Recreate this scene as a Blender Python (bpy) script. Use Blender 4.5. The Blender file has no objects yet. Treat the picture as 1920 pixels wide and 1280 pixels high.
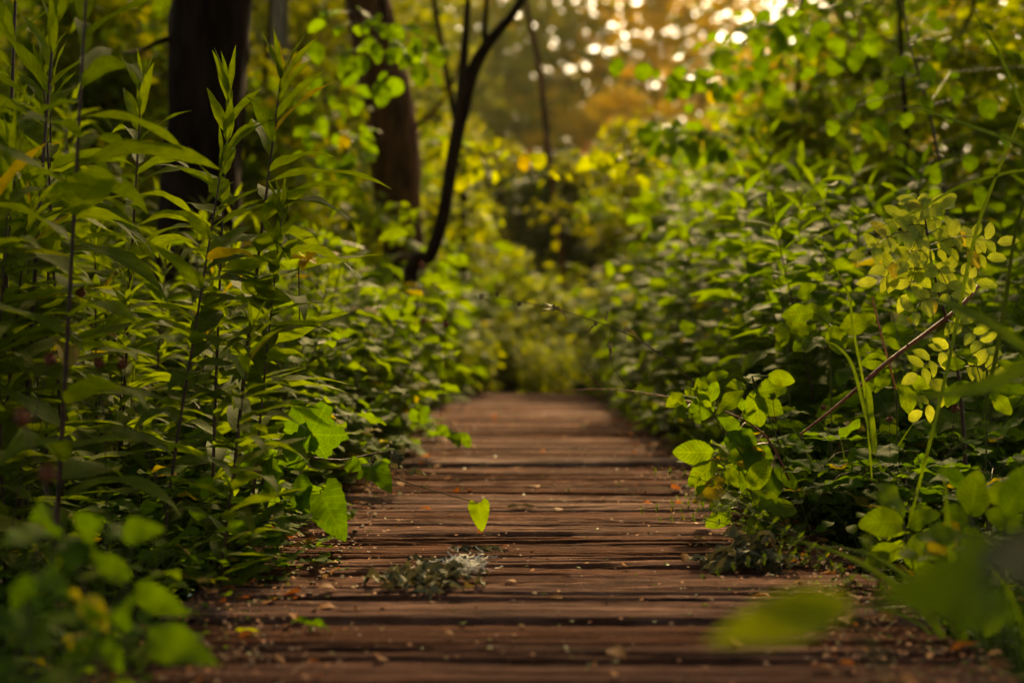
import bpy, math, random
import numpy as np
from mathutils import Vector, Matrix, noise
R = math.radians
sc = bpy.context.scene
COL = sc.collection

# ------------------------------------------------------------------ camera
CAM_H = 0.45
cd = bpy.data.cameras.new("camera")
cam = bpy.data.objects.new("camera", cd)
COL.objects.link(cam)
cam.location = (0, 0, CAM_H)
cam.rotation_euler = (R(90 - 0.43), 0, R(0.64))
cd.lens = 50; cd.sensor_width = 36
cd.clip_start = 0.05; cd.clip_end = 600
cd.dof.use_dof = True
cd.dof.focus_distance = 3.0
cd.dof.aperture_fstop = 2.2
cd.dof.aperture_blades = 0
sc.camera = cam
bpy.context.view_layer.update()
CM = cam.rotation_euler.to_matrix()
FPX = 1920 * 50 / 36.0

def P(px, py, d):
    """world point that the photo shows at (px, py), d metres away"""
    return Vector(cam.location) + CM @ Vector(((px - 960) / FPX * d, -(py - 640) / FPX * d, -d))

# ------------------------------------------------------------------ sky and sun
SUN_EL, SUN_AZ = 35.0, 8.0        # azimuth to the right of +Y
w = bpy.data.worlds.new("World"); sc.world = w; w.use_nodes = True
nt = w.node_tree; nt.nodes.clear()
sky = nt.nodes.new("ShaderNodeTexSky"); sky.sky_type = 'NISHITA'; sky.sun_disc = False
sky.sun_elevation = R(SUN_EL); sky.sun_rotation = R(SUN_AZ)
sky.air_density = 1.0; sky.dust_density = 5.0; sky.ozone_density = 0.6
bg = nt.nodes.new("ShaderNodeBackground"); bg.inputs[1].default_value = 0.15
wo = nt.nodes.new("ShaderNodeOutputWorld")
nt.links.new(sky.outputs[0], bg.inputs[0]); nt.links.new(bg.outputs[0], wo.inputs[0])
sl = bpy.data.lights.new("sun", 'SUN'); sl.energy = 4.0; sl.angle = R(4); sl.color = (1.0, 0.76, 0.46)
so = bpy.data.objects.new("sun", sl); COL.objects.link(so)
sdir = Vector((math.sin(R(SUN_AZ)) * math.cos(R(SUN_EL)), math.cos(R(SUN_AZ)) * math.cos(R(SUN_EL)), math.sin(R(SUN_EL))))
so.rotation_euler = sdir.to_track_quat('Z', 'Y').to_euler()
so.location = (3, 12, 9)
vs = sc.view_settings
vs.view_transform = 'Standard'; vs.look = 'None'; vs.gamma = 1.0; vs.exposure = 1.12
vs.use_white_balance = True; vs.white_balance_temperature = 8600; vs.white_balance_tint = 4
sc.cycles.max_bounces = 7; sc.cycles.diffuse_bounces = 4; sc.cycles.transmission_bounces = 4
sc.cycles.glossy_bounces = 2; sc.cycles.transparent_max_bounces = 4
sc.cycles.caustics_reflective = False; sc.cycles.caustics_refractive = False
sc.cycles.sample_clamp_indirect = 6.0
sc.cycles.use_denoising = True

# ------------------------------------------------------------------ materials
def nodes(name):
    m = bpy.data.materials.new(name); m.use_nodes = True
    n = m.node_tree; n.nodes.clear()
    return m, n, (lambda t, **k: setup(n.nodes.new(t), k)), (lambda a, b: n.links.new(a, b))
def setup(node, k):
    for a, b in k.items():
        if a == 'ins':
            for i, v in b.items(): node.inputs[i].default_value = v
        else: setattr(node, a, b)
    return node
def rgb(c): return (c[0], c[1], c[2], 1)

def leaf_mat(name, ca, cb, tr, rough=0.62, trans=0.5, veins=9, vein_amt=0.35, spot=0.0, spec=0.04):
    """ca..cb leaf colour range (per leaf attribute 'tint'), tr translucent colour"""
    m, n, N, L = nodes(name)
    at = N("ShaderNodeAttribute", attribute_name="tint")
    oi = N("ShaderNodeObjectInfo")
    add = N("ShaderNodeMath", operation='MULTIPLY_ADD', ins={1: 0.75}); L(at.outputs["Fac"], add.inputs[0])
    mu = N("ShaderNodeMath", operation='MULTIPLY', ins={1: 0.25}); L(oi.outputs["Random"], mu.inputs[0]); L(mu.outputs[0], add.inputs[2])
    mx = N("ShaderNodeMix", data_type='RGBA'); mx.inputs[6].default_value = rgb(ca); mx.inputs[7].default_value = rgb(cb)
    L(add.outputs[0], mx.inputs[0])
    yl = N("ShaderNodeMapRange", ins={1: 0.965, 2: 0.975, 3: 0.0, 4: 0.75}); L(at.outputs["Fac"], yl.inputs[0])
    my = N("ShaderNodeMix", data_type='RGBA'); L(yl.outputs[0], my.inputs[0]); L(mx.outputs[2], my.inputs[6]); my.inputs[7].default_value = (0.27, 0.17, 0.03, 1)
    mx = my
    # veins from the leaf's own UV (u across -1..1 stored 0..1, v along)
    uv = N("ShaderNodeUVMap", uv_map="leaf")
    sp = N("ShaderNodeSeparateXYZ"); L(uv.outputs[0], sp.inputs[0])
    c0 = N("ShaderNodeMath", operation='SUBTRACT', ins={1: 0.5}); L(sp.outputs[0], c0.inputs[0])
    ab = N("ShaderNodeMath", operation='ABSOLUTE'); L(c0.outputs[0], ab.inputs[0])
    sl_ = N("ShaderNodeMath", operation='MULTIPLY_ADD', ins={1: -0.45}); L(ab.outputs[0], sl_.inputs[0]); L(sp.outputs[1], sl_.inputs[2])
    fr = N("ShaderNodeMath", operation='MULTIPLY', ins={1: float(veins)}); L(sl_.outputs[0], fr.inputs[0])
    pp = N("ShaderNodeMath", operation='PINGPONG', ins={1: 0.5}); L(fr.outputs[0], pp.inputs[0])
    v1 = N("ShaderNodeMapRange", ins={1: 0.0, 2: 0.11, 3: 1.0, 4: 0.0}); L(pp.outputs[0], v1.inputs[0])
    v2 = N("ShaderNodeMapRange", ins={1: 0.0, 2: 0.035, 3: 1.0, 4: 0.0}); L(ab.outputs[0], v2.inputs[0])
    vm = N("ShaderNodeMath", operation='MAXIMUM'); L(v1.outputs[0], vm.inputs[0]); L(v2.outputs[0], vm.inputs[1])
    va = N("ShaderNodeMath", operation='MULTIPLY', ins={1: vein_amt}); L(vm.outputs[0], va.inputs[0])
    vc = N("ShaderNodeMix", data_type='RGBA'); L(va.outputs[0], vc.inputs[0]); L(mx.outputs[2], vc.inputs[6])
    vc.inputs[7].default_value = rgb([min(1, x * 1.9 + 0.02) for x in cb])
    gc = N("ShaderNodeTexCoord")
    ns = N("ShaderNodeTexNoise", ins={"Scale": 55.0, "Detail": 3.0}); L(gc.outputs["Object"], ns.inputs["Vector"])
    mr = N("ShaderNodeMapRange", ins={1: 0.3, 2: 0.7, 3: 0.75, 4: 1.2}); L(ns.outputs[0], mr.inputs[0])
    ml = N("ShaderNodeMix", data_type='RGBA', blend_type='MULTIPLY'); ml.inputs[0].default_value = 1.0
    L(vc.outputs[2], ml.inputs[6]); L(mr.outputs[0], ml.inputs[7])
    col = ml.outputs[2]
    if spot:
        n2 = N("ShaderNodeTexNoise", ins={"Scale": 90.0, "Detail": 2.0}); L(gc.outputs["Object"], n2.inputs["Vector"])
        m2 = N("ShaderNodeMapRange", ins={1: 0.66, 2: 0.72, 3: 0.0, 4: spot}); L(n2.outputs[0], m2.inputs[0])
        sx = N("ShaderNodeMix", data_type='RGBA'); L(m2.outputs[0], sx.inputs[0]); L(col, sx.inputs[6]); sx.inputs[7].default_value = (0.12, 0.06, 0.015, 1)
        col = sx.outputs[2]
    bp = N("ShaderNodeBump", ins={"Strength": 0.35, "Distance": 0.0015}); L(vm.outputs[0], bp.inputs["Height"])
    pr = N("ShaderNodeBsdfPrincipled", ins={"Roughness": rough, "Specular IOR Level": spec}); L(col, pr.inputs["Base Color"]); L(bp.outputs[0], pr.inputs["Normal"])
    tm = N("ShaderNodeMix", data_type='RGBA', blend_type='MULTIPLY'); tm.inputs[0].default_value = 1.0
    L(col, tm.inputs[6]); tm.inputs[7].default_value = rgb(tr)
    tb = N("ShaderNodeBsdfTranslucent"); L(tm.outputs[2], tb.inputs[0])
    ms = N("ShaderNodeMixShader", ins={0: trans}); L(pr.outputs[0], ms.inputs[1]); L(tb.outputs[0], ms.inputs[2])
    out = N("ShaderNodeOutputMaterial"); L(ms.outputs[0], out.inputs[0])
    return m

def plain_mat(name, c1, c2, scale=20, rough=0.7, stretch=(1, 1, 1), bump=0.3, bdist=0.005, detail=4, spec=0.3):
    m, n, N, L = nodes(name)
    gc = N("ShaderNodeTexCoord"); mp = N("ShaderNodeMapping"); mp.inputs[3].default_value = stretch
    L(gc.outputs["Object"], mp.inputs[0])
    ns = N("ShaderNodeTexNoise", ins={"Scale": scale, "Detail": detail, "Roughness": 0.62}); L(mp.outputs[0], ns.inputs["Vector"])
    mr = N("ShaderNodeMapRange", ins={1: 0.32, 2: 0.68}); L(ns.outputs[0], mr.inputs[0])
    mx = N("ShaderNodeMix", data_type='RGBA'); mx.inputs[6].default_value = rgb(c1); mx.inputs[7].default_value = rgb(c2)
    L(mr.outputs[0], mx.inputs[0])
    bp = N("ShaderNodeBump", ins={"Strength": bump, "Distance": bdist}); L(ns.outputs[0], bp.inputs["Height"])
    pr = N("ShaderNodeBsdfPrincipled", ins={"Roughness": rough, "Specular IOR Level": spec}); L(mx.outputs[2], pr.inputs["Base Color"]); L(bp.outputs[0], pr.inputs["Normal"])
    out = N("ShaderNodeOutputMaterial"); L(pr.outputs[0], out.inputs[0])
    return m

def wood_mat():
    m, n, N, L = nodes("weathered_wood")
    gc = N("ShaderNodeTexCoord")
    at = N("ShaderNodeAttribute", attribute_name="tint")
    mp = N("ShaderNodeMapping"); mp.inputs[3].default_value = (1.5, 34, 14); L(gc.outputs["Object"], mp.inputs[0])
    ns = N("ShaderNodeTexNoise", ins={"Scale": 2.4, "Detail": 8.0, "Roughness": 0.68, "Distortion": 0.25}); L(mp.outputs[0], ns.inputs["Vector"])
    mp2 = N("ShaderNodeMapping"); mp2.inputs[3].default_value = (1, 3.2, 1); L(gc.outputs["Object"], mp2.inputs[0])
    n2 = N("ShaderNodeTexNoise", ins={"Scale": 3.2, "Detail": 6.0, "Roughness": 0.7}); L(mp2.outputs[0], n2.inputs["Vector"])
    n3 = N("ShaderNodeTexNoise", ins={"Scale": 160.0, "Detail": 3.0}); L(gc.outputs["Object"], n3.inputs["Vector"])
    cr = N("ShaderNodeValToRGB"); L(ns.outputs[0], cr.inputs[0])
    e = cr.color_ramp.elements
    e[0].position = 0.40; e[0].color = (0.010, 0.005, 0.004, 1)
    e[1].position = 0.68; e[1].color = (0.34, 0.165, 0.112, 1)
    q = e.new(0.44); q.color = (0.075, 0.032, 0.021, 1)
    q = e.new(0.56); q.color = (0.165, 0.066, 0.040, 1)
    hs = N("ShaderNodeHueSaturation"); L(cr.outputs[0], hs.inputs["Color"])
    sr_ = N("ShaderNodeMapRange", ins={1: 0.0, 2: 1.0, 3: 1.15, 4: 0.6}); L(at.outputs["Fac"], sr_.inputs[0]); L(sr_.outputs[0], hs.inputs["Saturation"])
    vr = N("ShaderNodeMapRange", ins={1: 0.0, 2: 1.0, 3: 0.6, 4: 1.45}); L(at.outputs["Fac"], vr.inputs[0]); L(vr.outputs[0], hs.inputs["Value"])
    st = N("ShaderNodeMapRange", ins={1: 0.42, 2: 0.62, 3: 0.0, 4: 0.8}); L(n2.outputs[0], st.inputs[0])
    mx = N("ShaderNodeMix", data_type='RGBA'); L(st.outputs[0], mx.inputs[0]); L(hs.outputs[0], mx.inputs[6]); mx.inputs[7].default_value = (0.07, 0.027, 0.016, 1)
    # rusty specks and dust held by the grain
    sk = N("ShaderNodeMapRange", ins={1: 0.66, 2: 0.72, 3: 0.0, 4: 0.45}); L(n3.outputs[0], sk.inputs[0])
    m3 = N("ShaderNodeMix", data_type='RGBA'); L(sk.outputs[0], m3.inputs[0]); L(mx.outputs[2], m3.inputs[6]); m3.inputs[7].default_value = (0.30, 0.13, 0.06, 1)
    sm = N("ShaderNodeMath", operation='ADD'); L(ns.outputs[0], sm.inputs[0])
    s3 = N("ShaderNodeMath", operation='MULTIPLY', ins={1: 0.25}); L(n3.outputs[0], s3.inputs[0]); L(s3.outputs[0], sm.inputs[1])
    bp = N("ShaderNodeBump", ins={"Strength": 1.0, "Distance": 0.010}); L(sm.outputs[0], bp.inputs["Height"])
    pr = N("ShaderNodeBsdfPrincipled", ins={"Roughness": 0.92, "Specular IOR Level": 0.04}); L(m3.outputs[2], pr.inputs["Base Color"]); L(bp.outputs[0], pr.inputs["Normal"])
    out = N("ShaderNodeOutputMaterial"); L(pr.outputs[0], out.inputs[0])
    return m

M = {}
YT = (2.0, 2.02, 0.30)
M['gold'] = leaf_mat("narrow_leaf_green", (0.068, 0.105, 0.011), (0.14, 0.18, 0.020), YT, trans=0.5, veins=10, vein_amt=0.18)
M['stand'] = leaf_mat("stand_leaf_green", (0.058, 0.108, 0.012), (0.125, 0.18, 0.018), YT, trans=0.55, veins=9, vein_amt=0.15)
M['broad'] = leaf_mat("broad_leaf_green", (0.055, 0.105, 0.010), (0.135, 0.185, 0.018), YT, trans=0.5, veins=9, spot=0.5)
M['bramble'] = leaf_mat("bramble_leaf_green", (0.045, 0.095, 0.010), (0.095, 0.16, 0.016), YT, trans=0.5, veins=9, vein_amt=0.22, spot=0.5)
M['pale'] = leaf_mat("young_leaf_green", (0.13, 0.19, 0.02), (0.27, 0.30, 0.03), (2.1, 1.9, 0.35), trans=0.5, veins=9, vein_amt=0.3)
M['young'] = leaf_mat("fresh_leaflet_green", (0.20, 0.27, 0.04), (0.34, 0.38, 0.09), (1.7, 1.6, 0.5), trans=0.45, veins=7, vein_amt=0.35)
M['tree'] = leaf_mat("tree_leaf_green", (0.05, 0.085, 0.010), (0.14, 0.16, 0.02), (2.8, 2.2, 0.3), trans=0.5, veins=5, vein_amt=0.1)
M['golden'] = leaf_mat("glow_gold_leaf", (0.18, 0.18, 0.015), (0.42, 0.30, 0.02), (2.0, 1.5, 0.3), trans=0.5, veins=6, vein_amt=0.1)  # golden leaf colour stands in for the sun's glow through the trees
M['yellow'] = leaf_mat("yellow_leaf", (0.42, 0.36, 0.03), (0.58, 0.45, 0.04), (1.5, 1.4, 0.4), trans=0.45, veins=8, spot=0.4)
M['dark'] = leaf_mat("dark_leaf_green", (0.025, 0.04, 0.009), (0.05, 0.07, 0.014), (1.5, 1.5, 0.4), trans=0.25, veins=6, vein_amt=0.1)  # on the hollow's bushes this dark green stands in for shade
M['fern'] = leaf_mat("fern_green", (0.05, 0.085, 0.012), (0.09, 0.13, 0.02), YT, trans=0.4, veins=5, vein_amt=0.1)
M['grass'] = leaf_mat("grass_green", (0.04, 0.07, 0.010), (0.09, 0.13, 0.018), (1.8, 1.8, .4), trans=0.45, veins=0, vein_amt=0.2, rough=0.35)
M['wilt'] = leaf_mat("withered_leaf", (0.04, 0.042, 0.022), (0.19, 0.18, 0.10), (1.2, 1.1, 0.7), trans=0.15, veins=8, vein_amt=0.3, rough=0.55)
M['dead'] = leaf_mat("dead_leaf_brown", (0.16, 0.06, 0.02), (0.42, 0.20, 0.07), (1.5, 1.0, 0.5), trans=0.3, veins=6, rough=0.6)
M['stem'] = plain_mat("dark_red_stem", (0.028, 0.014, 0.010), (0.085, 0.035, 0.018), 40, 0.5)
M['gstem'] = plain_mat("green_stem", (0.05, 0.07, 0.012), (0.10, 0.11, 0.02), 30, 0.5)
M['redstem'] = plain_mat("reddish_cane", (0.10, 0.022, 0.010), (0.30, 0.08, 0.03), 60, 0.45)
M['orangestem'] = plain_mat("orange_stalk", (0.45, 0.12, 0.03), (0.6, 0.2, 0.06), 60, 0.5)
M['bark'] = plain_mat("dark_bark", (0.006, 0.004, 0.003), (0.032, 0.018, 0.012), 16, 0.9, (1, 1, 0.22), 1.0, 0.03, 8, 0.03)
M['bark2'] = plain_mat("red_brown_bark", (0.012, 0.007, 0.005), (0.15, 0.060, 0.030), 14, 0.9, (1, 1, 0.25), 1.0, 0.03, 8, 0.04)
M['palebark'] = plain_mat("pale_bark", (0.12, 0.10, 0.075), (0.28, 0.24, 0.18), 9, 0.85, (1, 1, 0.4), 0.6, 0.02, 5, 0.2)
M['wood'] = wood_mat()
M['rust'] = plain_mat("rusty_iron", (0.02, 0.010, 0.007), (0.12, 0.045, 0.02), 300, 0.7)
M['soil'] = plain_mat("dark_soil", (0.015, 0.012, 0.008), (0.06, 0.045, 0.025), 9, 0.95, bump=0.8, bdist=0.03, detail=7)
M['seed'] = plain_mat("dry_seed_head", (0.03, 0.012, 0.008), (0.30, 0.085, 0.03), 160, 0.8, bump=0.8)
M['fluff'] = plain_mat("white_down", (0.7, 0.68, 0.6), (0.85, 0.83, 0.78), 50, 0.9)
M['litter1'] = plain_mat("orange_flake", (0.30, 0.07, 0.025), (0.55, 0.22, 0.06), 70, 0.7)
M['litter2'] = plain_mat("brown_flake", (0.07, 0.03, 0.018), (0.30, 0.15, 0.08), 70, 0.8)

# ------------------------------------------------------------------ mesh accumulation (all quads)
class Geo:
    def __init__(s): s.V = []; s.F = []; s.U = []; s.T = []; s.S = []; s.n = 0
    def add(s, V, F, U=None, tint=0.5, slot=0):
        V = np.asarray(V, dtype=np.float32); F = np.asarray(F, dtype=np.int32)
        s.V.append(V); s.F.append(F + s.n)
        s.U.append(np.zeros((len(V), 2), np.float32) if U is None else np.asarray(U, np.float32))
        s.T.append(np.full(len(V), tint, np.float32)); s.S.append(np.full(len(F), slot, np.int32))
        s.n += len(V)
    def mesh(s, name, mats, smooth=True):
        me = bpy.data.meshes.new(name)
        if s.n:
            V = np.concatenate(s.V); F = np.concatenate(s.F); U = np.concatenate(s.U); T = np.concatenate(s.T); S = np.concatenate(s.S)
            me.vertices.add(len(V)); me.vertices.foreach_set("co", V.ravel())
            me.loops.add(F.size); me.loops.foreach_set("vertex_index", F.ravel())
            me.polygons.add(len(F)); me.polygons.foreach_set("loop_start", np.arange(0, F.size, 4, dtype=np.int32))
            me.polygons.foreach_set("loop_total", np.full(len(F), 4, np.int32))
            me.polygons.foreach_set("material_index", S)
            me.polygons.foreach_set("use_smooth", np.full(len(F), smooth))
            uv = me.uv_layers.new(name="leaf"); uv.data.foreach_set("uv", U[F.ravel()].ravel())
            a = me.attributes.new("tint", 'FLOAT', 'POINT'); a.data.foreach_set("value", T)
            me.update(calc_edges=True)
        for m in (mats if isinstance(mats, (list, tuple)) else [mats]): me.materials.append(m)
        return me

def grid_faces(nr, nc):
    f = []
    for i in range(nr - 1):
        for j in range(nc - 1):
            a = i * nc + j; f.append((a, a + 1, a + nc + 1, a + nc))
    return np.array(f, np.int32)

def blade(n, prof, cols=2, serr=0.0, fold=0.25, arch=0.6, heart=0.0, wav=0.0, twist=0.0, seed=0):
    """unit-length leaf along +Y, upper face +Z; returns V,F,UV"""
    rr = random.Random(seed)
    V = []; U = []
    y = z = 0.0; ds = 1.0 / n; ph = rr.uniform(0, 6)
    for i in range(n + 1):
        t = i / n
        a = -arch * (t ** 1.3) + arch * 0.35
        if i: y += math.cos(a) * ds; z += math.sin(a) * ds
        wv = max(prof(t), 0.0008)
        k = 1 + (serr * (1 if i % 2 else -1) if 0 < i < n else 0)
        for j in range(-cols // 2, cols // 2 + 1):
            q = j / (cols / 2)
            edge = abs(q)
            x = q * wv * (k if edge > 0.99 else 1)
            yy = y - heart * edge * edge * math.exp(-t * 7) - (serr * 0.12 * edge if i % 2 else 0)
            zz = z + fold * abs(x) * (1 if edge < 0.6 else 0.75) + wav * math.sin(t * 11 + ph + q * 1.5) * edge * wv
            tw = twist * t
            V.append((x * math.cos(tw) - (zz - z) * math.sin(tw), yy, z + x * math.sin(tw) + (zz - z) * math.cos(tw)))
            U.append((0.5 + q * 0.5, t))
    return np.array(V, np.float32), grid_faces(n + 1, cols + 1), np.array(U, np.float32)

def lobed(seed=0, lobes=3, serr=0.05, rings=4, cup=0.12):
    """palmately lobed, toothed leaf, base at the origin, tip +Y"""
    rr = random.Random(seed)
    na = 37; V = []; U = []
    cy = 0.32
    for i in range(na):
        th = R(-168 + 336 * i / (na - 1))
        a = abs(th)
        r = 0.40 + 0.26 * math.exp(-(a / 0.36) ** 2) + 0.17 * math.exp(-((a - 1.05) / 0.33) ** 2) + 0.06 * math.exp(-((a - 2.1) / 0.4) ** 2)
        r *= 1 + serr * (1 if i % 2 else -1) + rr.uniform(-.02, .02)
        for k in range(rings + 1):
            q = k / rings
            x = math.sin(th) * r * q; y = cy + math.cos(th) * r * q
            ax_ = min((0, 1.05, -1.05, 2.1, -2.1), key=lambda w_: abs(th - w_)); z = cup * q * q * math.cos(3.2 * th) * 0.5 - 0.18 * (x * x + (y - .3) ** 2) + rr.uniform(-.004, .004)
            V.append((x, y, z)); U.append((0.5 + (th - ax_) * q * .8, q))
    return np.array(V, np.float32), grid_faces(na, rings + 1), np.array(U, np.float32)

lance_p = lambda t: 0.098 * (math.sin(math.pi * min(1, t ** 0.72)) ** 0.9) * (1 - 0.25 * t) + 0.004
narrow_p = lambda t: 0.065 * (math.sin(math.pi * t ** 0.7) ** 0.9) + 0.003
ovate_p = lambda t: 0.31 * (max(0, math.sin(math.pi * t ** 0.86)) ** 0.72)
round_p = lambda t: 0.43 * (max(0, math.sin(math.pi * t ** 0.9)) ** 0.55)
heart_p = lambda t: 0.40 * (max(0, 1 - t) ** 0.8) * min(1, (t * 5 + 0.55)) * (1.0 + 0.5 * t)
small_p = lambda t: 0.27 * (math.sin(math.pi * t ** 0.85) ** 0.8)
T_LANCE = [blade(9, lance_p, 2, 0.02, 0.35, a, 0, 0.25, tw, i) for i, (a, tw) in enumerate([(0.5, 0.1), (0.9, -0.2), (1.3, 0.2), (0.2, 0.0), (1.7, -0.3), (0.8, 0.5)])]
T_LANCE_LO = [blade(4, lance_p, 2, 0, 0.35, a, 0, 0, tw, i) for i, (a, tw) in enumerate([(0.6, 0.1), (1.0, -0.2), (1.4, 0.3)])]
T_OVATE = [blade(22, ovate_p, 4, 0.04, 0.14, a, 0.05, 0.18, tw, i) for i, (a, tw) in enumerate([(0.3, 0.1), (0.7, -0.2), (1.1, 0.2), (0.1, -0.1)])]
T_OVATE_LO = [blade(5, ovate_p, 2, 0.06, 0.22, a, 0.03, 0.1, 0.1, i) for i, a in enumerate([0.3, 0.8, 1.2])]
T_ROUND = [blade(9, round_p, 4, 0.03, 0.15, a, 0.02, 0.12, 0.1, i) for i, a in enumerate([0.2, 0.6, 0.9])]
T_SMALL = [blade(7, small_p, 2, 0.03, 0.3, a, 0, 0.1, 0.1, i) for i, a in enumerate([0.2, 0.5, 0.8])]
T_HEART = [blade(16, heart_p, 4, 0.04, 0.3, 0.35, 0.16, 0.1, 0.0, 3)]
T_LOBED = [lobed(i) for i in range(3)]
T_TREE = [blade(3, lambda t: 0.34 * (math.sin(math.pi * t ** 0.8) ** 0.8), 2, 0, 0.3, a, 0, 0, 0, 0) for a in (0.3, 1.0)]
T_GRASS = [blade(12, lambda t: 0.016 * (1 - t ** 2.2) + 0.0006, 2, 0, 0.6, a, 0, 0, tw, i) for i, (a, tw) in enumerate([(0.5, 0.3), (1.1, -0.6), (1.8, 0.8), (2.4, 0.3)])]
T_POINT = [blade(16, lambda t: 0.30 * (max(0, math.sin(math.pi * t ** 0.68)) ** 0.95) * (1 - .15 * t), 4, 0.05, 0.2, a, 0.04, 0.2, tw, i) for i, (a, tw) in enumerate([(0.4, 0.2), (0.8, -0.2), (1.1, 0.3)])]
T_CURL = [blade(8, lance_p, 2, 0.03, 1.2, a, 0, 0.9, tw, i) for i, (a, tw) in enumerate([(3.2, 1.4), (2.4, -1.8), (4.0, 2.2), (1.5, 2.6)])]

def put(g, T, base, d, L, rng, up=(0, 0, 1), roll=0.0, tint=None, wide=1.0, slot=0):
    """place leaf template T with its midrib along d"""
    d = Vector(d).normalized(); up = Vector(up)
    x = d.cross(up)
    if x.length < 1e-3: x = Vector((1, 0, 0))
    x.normalize(); z = x.cross(d)
    if roll:
        q = Matrix.Rotation(roll, 3, d); x = q @ x; z = q @ z
    A = np.array([x * wide, d, z], np.float32) * L
    g.add(T[0] @ A + np.array(base, np.float32), T[1], T[2], rng.random() if tint is None else tint, slot)

def tube(g, pts, rad, sides=6, tint=0.5, slot=0, rough=0.0, seed=0, cap=True):
    pts = [Vector(p) for p in pts]; n = len(pts); V = []
    if not isinstance(rad, (list, tuple)): rad = [rad] * n
    ref = Vector((1, 0, 0.13))
    for i, p in enumerate(pts):
        d = (pts[min(i + 1, n - 1)] - pts[max(i - 1, 0)]).normalized()
        a = ref - d * ref.dot(d)
        if a.length < 1e-3: a = Vector((0, 1, 0)) - d * d.y
        a.normalize(); b = d.cross(a); ref = a
        for k in range(sides + 1):
            th = 2 * math.pi * (k % sides) / sides
            r = rad[i]
            if rough:
                c = Vector((math.cos(th) * 2.2, math.sin(th) * 2.2, p.z * 2.0 + seed))
                r *= 1 + rough * noise.noise(c) + rough * 0.55 * noise.noise(c * 4.3) + rough * 0.3 * noise.noise(Vector((c.x * 9, c.y * 9, c.z * 2)))
            V.append(p + (a * math.cos(th) + b * math.sin(th)) * r)
    F = grid_faces(n, sides + 1)
    g.add([tuple(v) for v in V], F, [(0, 0)] * len(V), tint, slot)
    if cap:
        V2 = [tuple(pts[-1])] + [tuple(v) for v in V[-(sides + 1):]]
        g.add(V2, [(0, i, i + 1, i + 1 if i + 2 > sides + 1 else i + 2) for i in range(1, sides, 2)], None, tint, slot)

def spline(pts, n):
    pts = [Vector(p) for p in pts]; P_ = [pts[0] * 2 - pts[1]] + pts + [pts[-1] * 2 - pts[-2]]; out = []
    m = len(pts) - 1
    for i in range(n + 1):
        u = i / n * m; k = min(int(u), m - 1); t = u - k
        a, b, c, d = P_[k:k + 4]
        out.append(0.5 * ((2 * b) + (c - a) * t + (2 * a - 5 * b + 4 * c - d) * t * t + (3 * b - a - 3 * c + d) * t ** 3))
    return out

def sph(az, el):
    return Vector((math.cos(az) * math.cos(el), math.sin(az) * math.cos(el), math.sin(el)))

# ------------------------------------------------------------------ object helpers
def tag(o, label, cat, group=None, kind=None):
    if label: o["label"] = label
    if cat: o["category"] = cat
    if group: o["group"] = group
    if kind: o["kind"] = kind
    return o
def root(name, loc=(0, 0, 0), rz=0, s=1.0, label=None, cat=None, group=None, rx=0, ry=0):
    o = bpy.data.objects.new(name, None); COL.objects.link(o); o.empty_display_size = 0.05
    o.location = loc; o.rotation_euler = (rx, ry, rz); o.scale = (s, s, s)
    return tag(o, label, cat, group)
def part(name, me, parent=None):
    o = bpy.data.objects.new(name, me); COL.objects.link(o)
    if parent: o.parent = parent
    return o
def plant(name, var, loc, rz, s, label, cat, group, rx=0, ry=0):
    r = root(name, loc, rz, s, label, cat, group, rx, ry)
    for pn, me in var: part(pn, me, r)
    return r

def gz(x, y):
    """ground height"""
    e = max(0.0, min(1.0, (abs(x) - 0.9) / 2.5))
    f = max(0.0, min(1.0, (y - 9.5) / 3.0))
    return -0.20 + 0.16 * e * e * (3 - 2 * e) + 0.12 * f * (1 - e) + 0.05 * noise.noise(Vector((x * 0.9, y * 0.9, 0))) + 0.02 * y * 0.25

# ================================================================== SETTING
def build_ground():
    xs = np.concatenate([-np.geomspace(300, 8, 16), np.linspace(-7.5, 7.5, 61), np.geomspace(8, 300, 16)])
    ys = np.concatenate([-np.geomspace(200, 3, 10), np.linspace(-2.5, 30, 110), np.geomspace(32, 420, 18)])
    V = [(x, y, gz(x, min(y, 60))) for y in ys for x in xs]
    g = Geo(); g.add(V, grid_faces(len(ys), len(xs)))
    tag(part("ground", g.mesh("ground", M['soil'])), "dark shaded soil under the plants beside the boardwalk", "ground", kind="structure")
build_ground()

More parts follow.
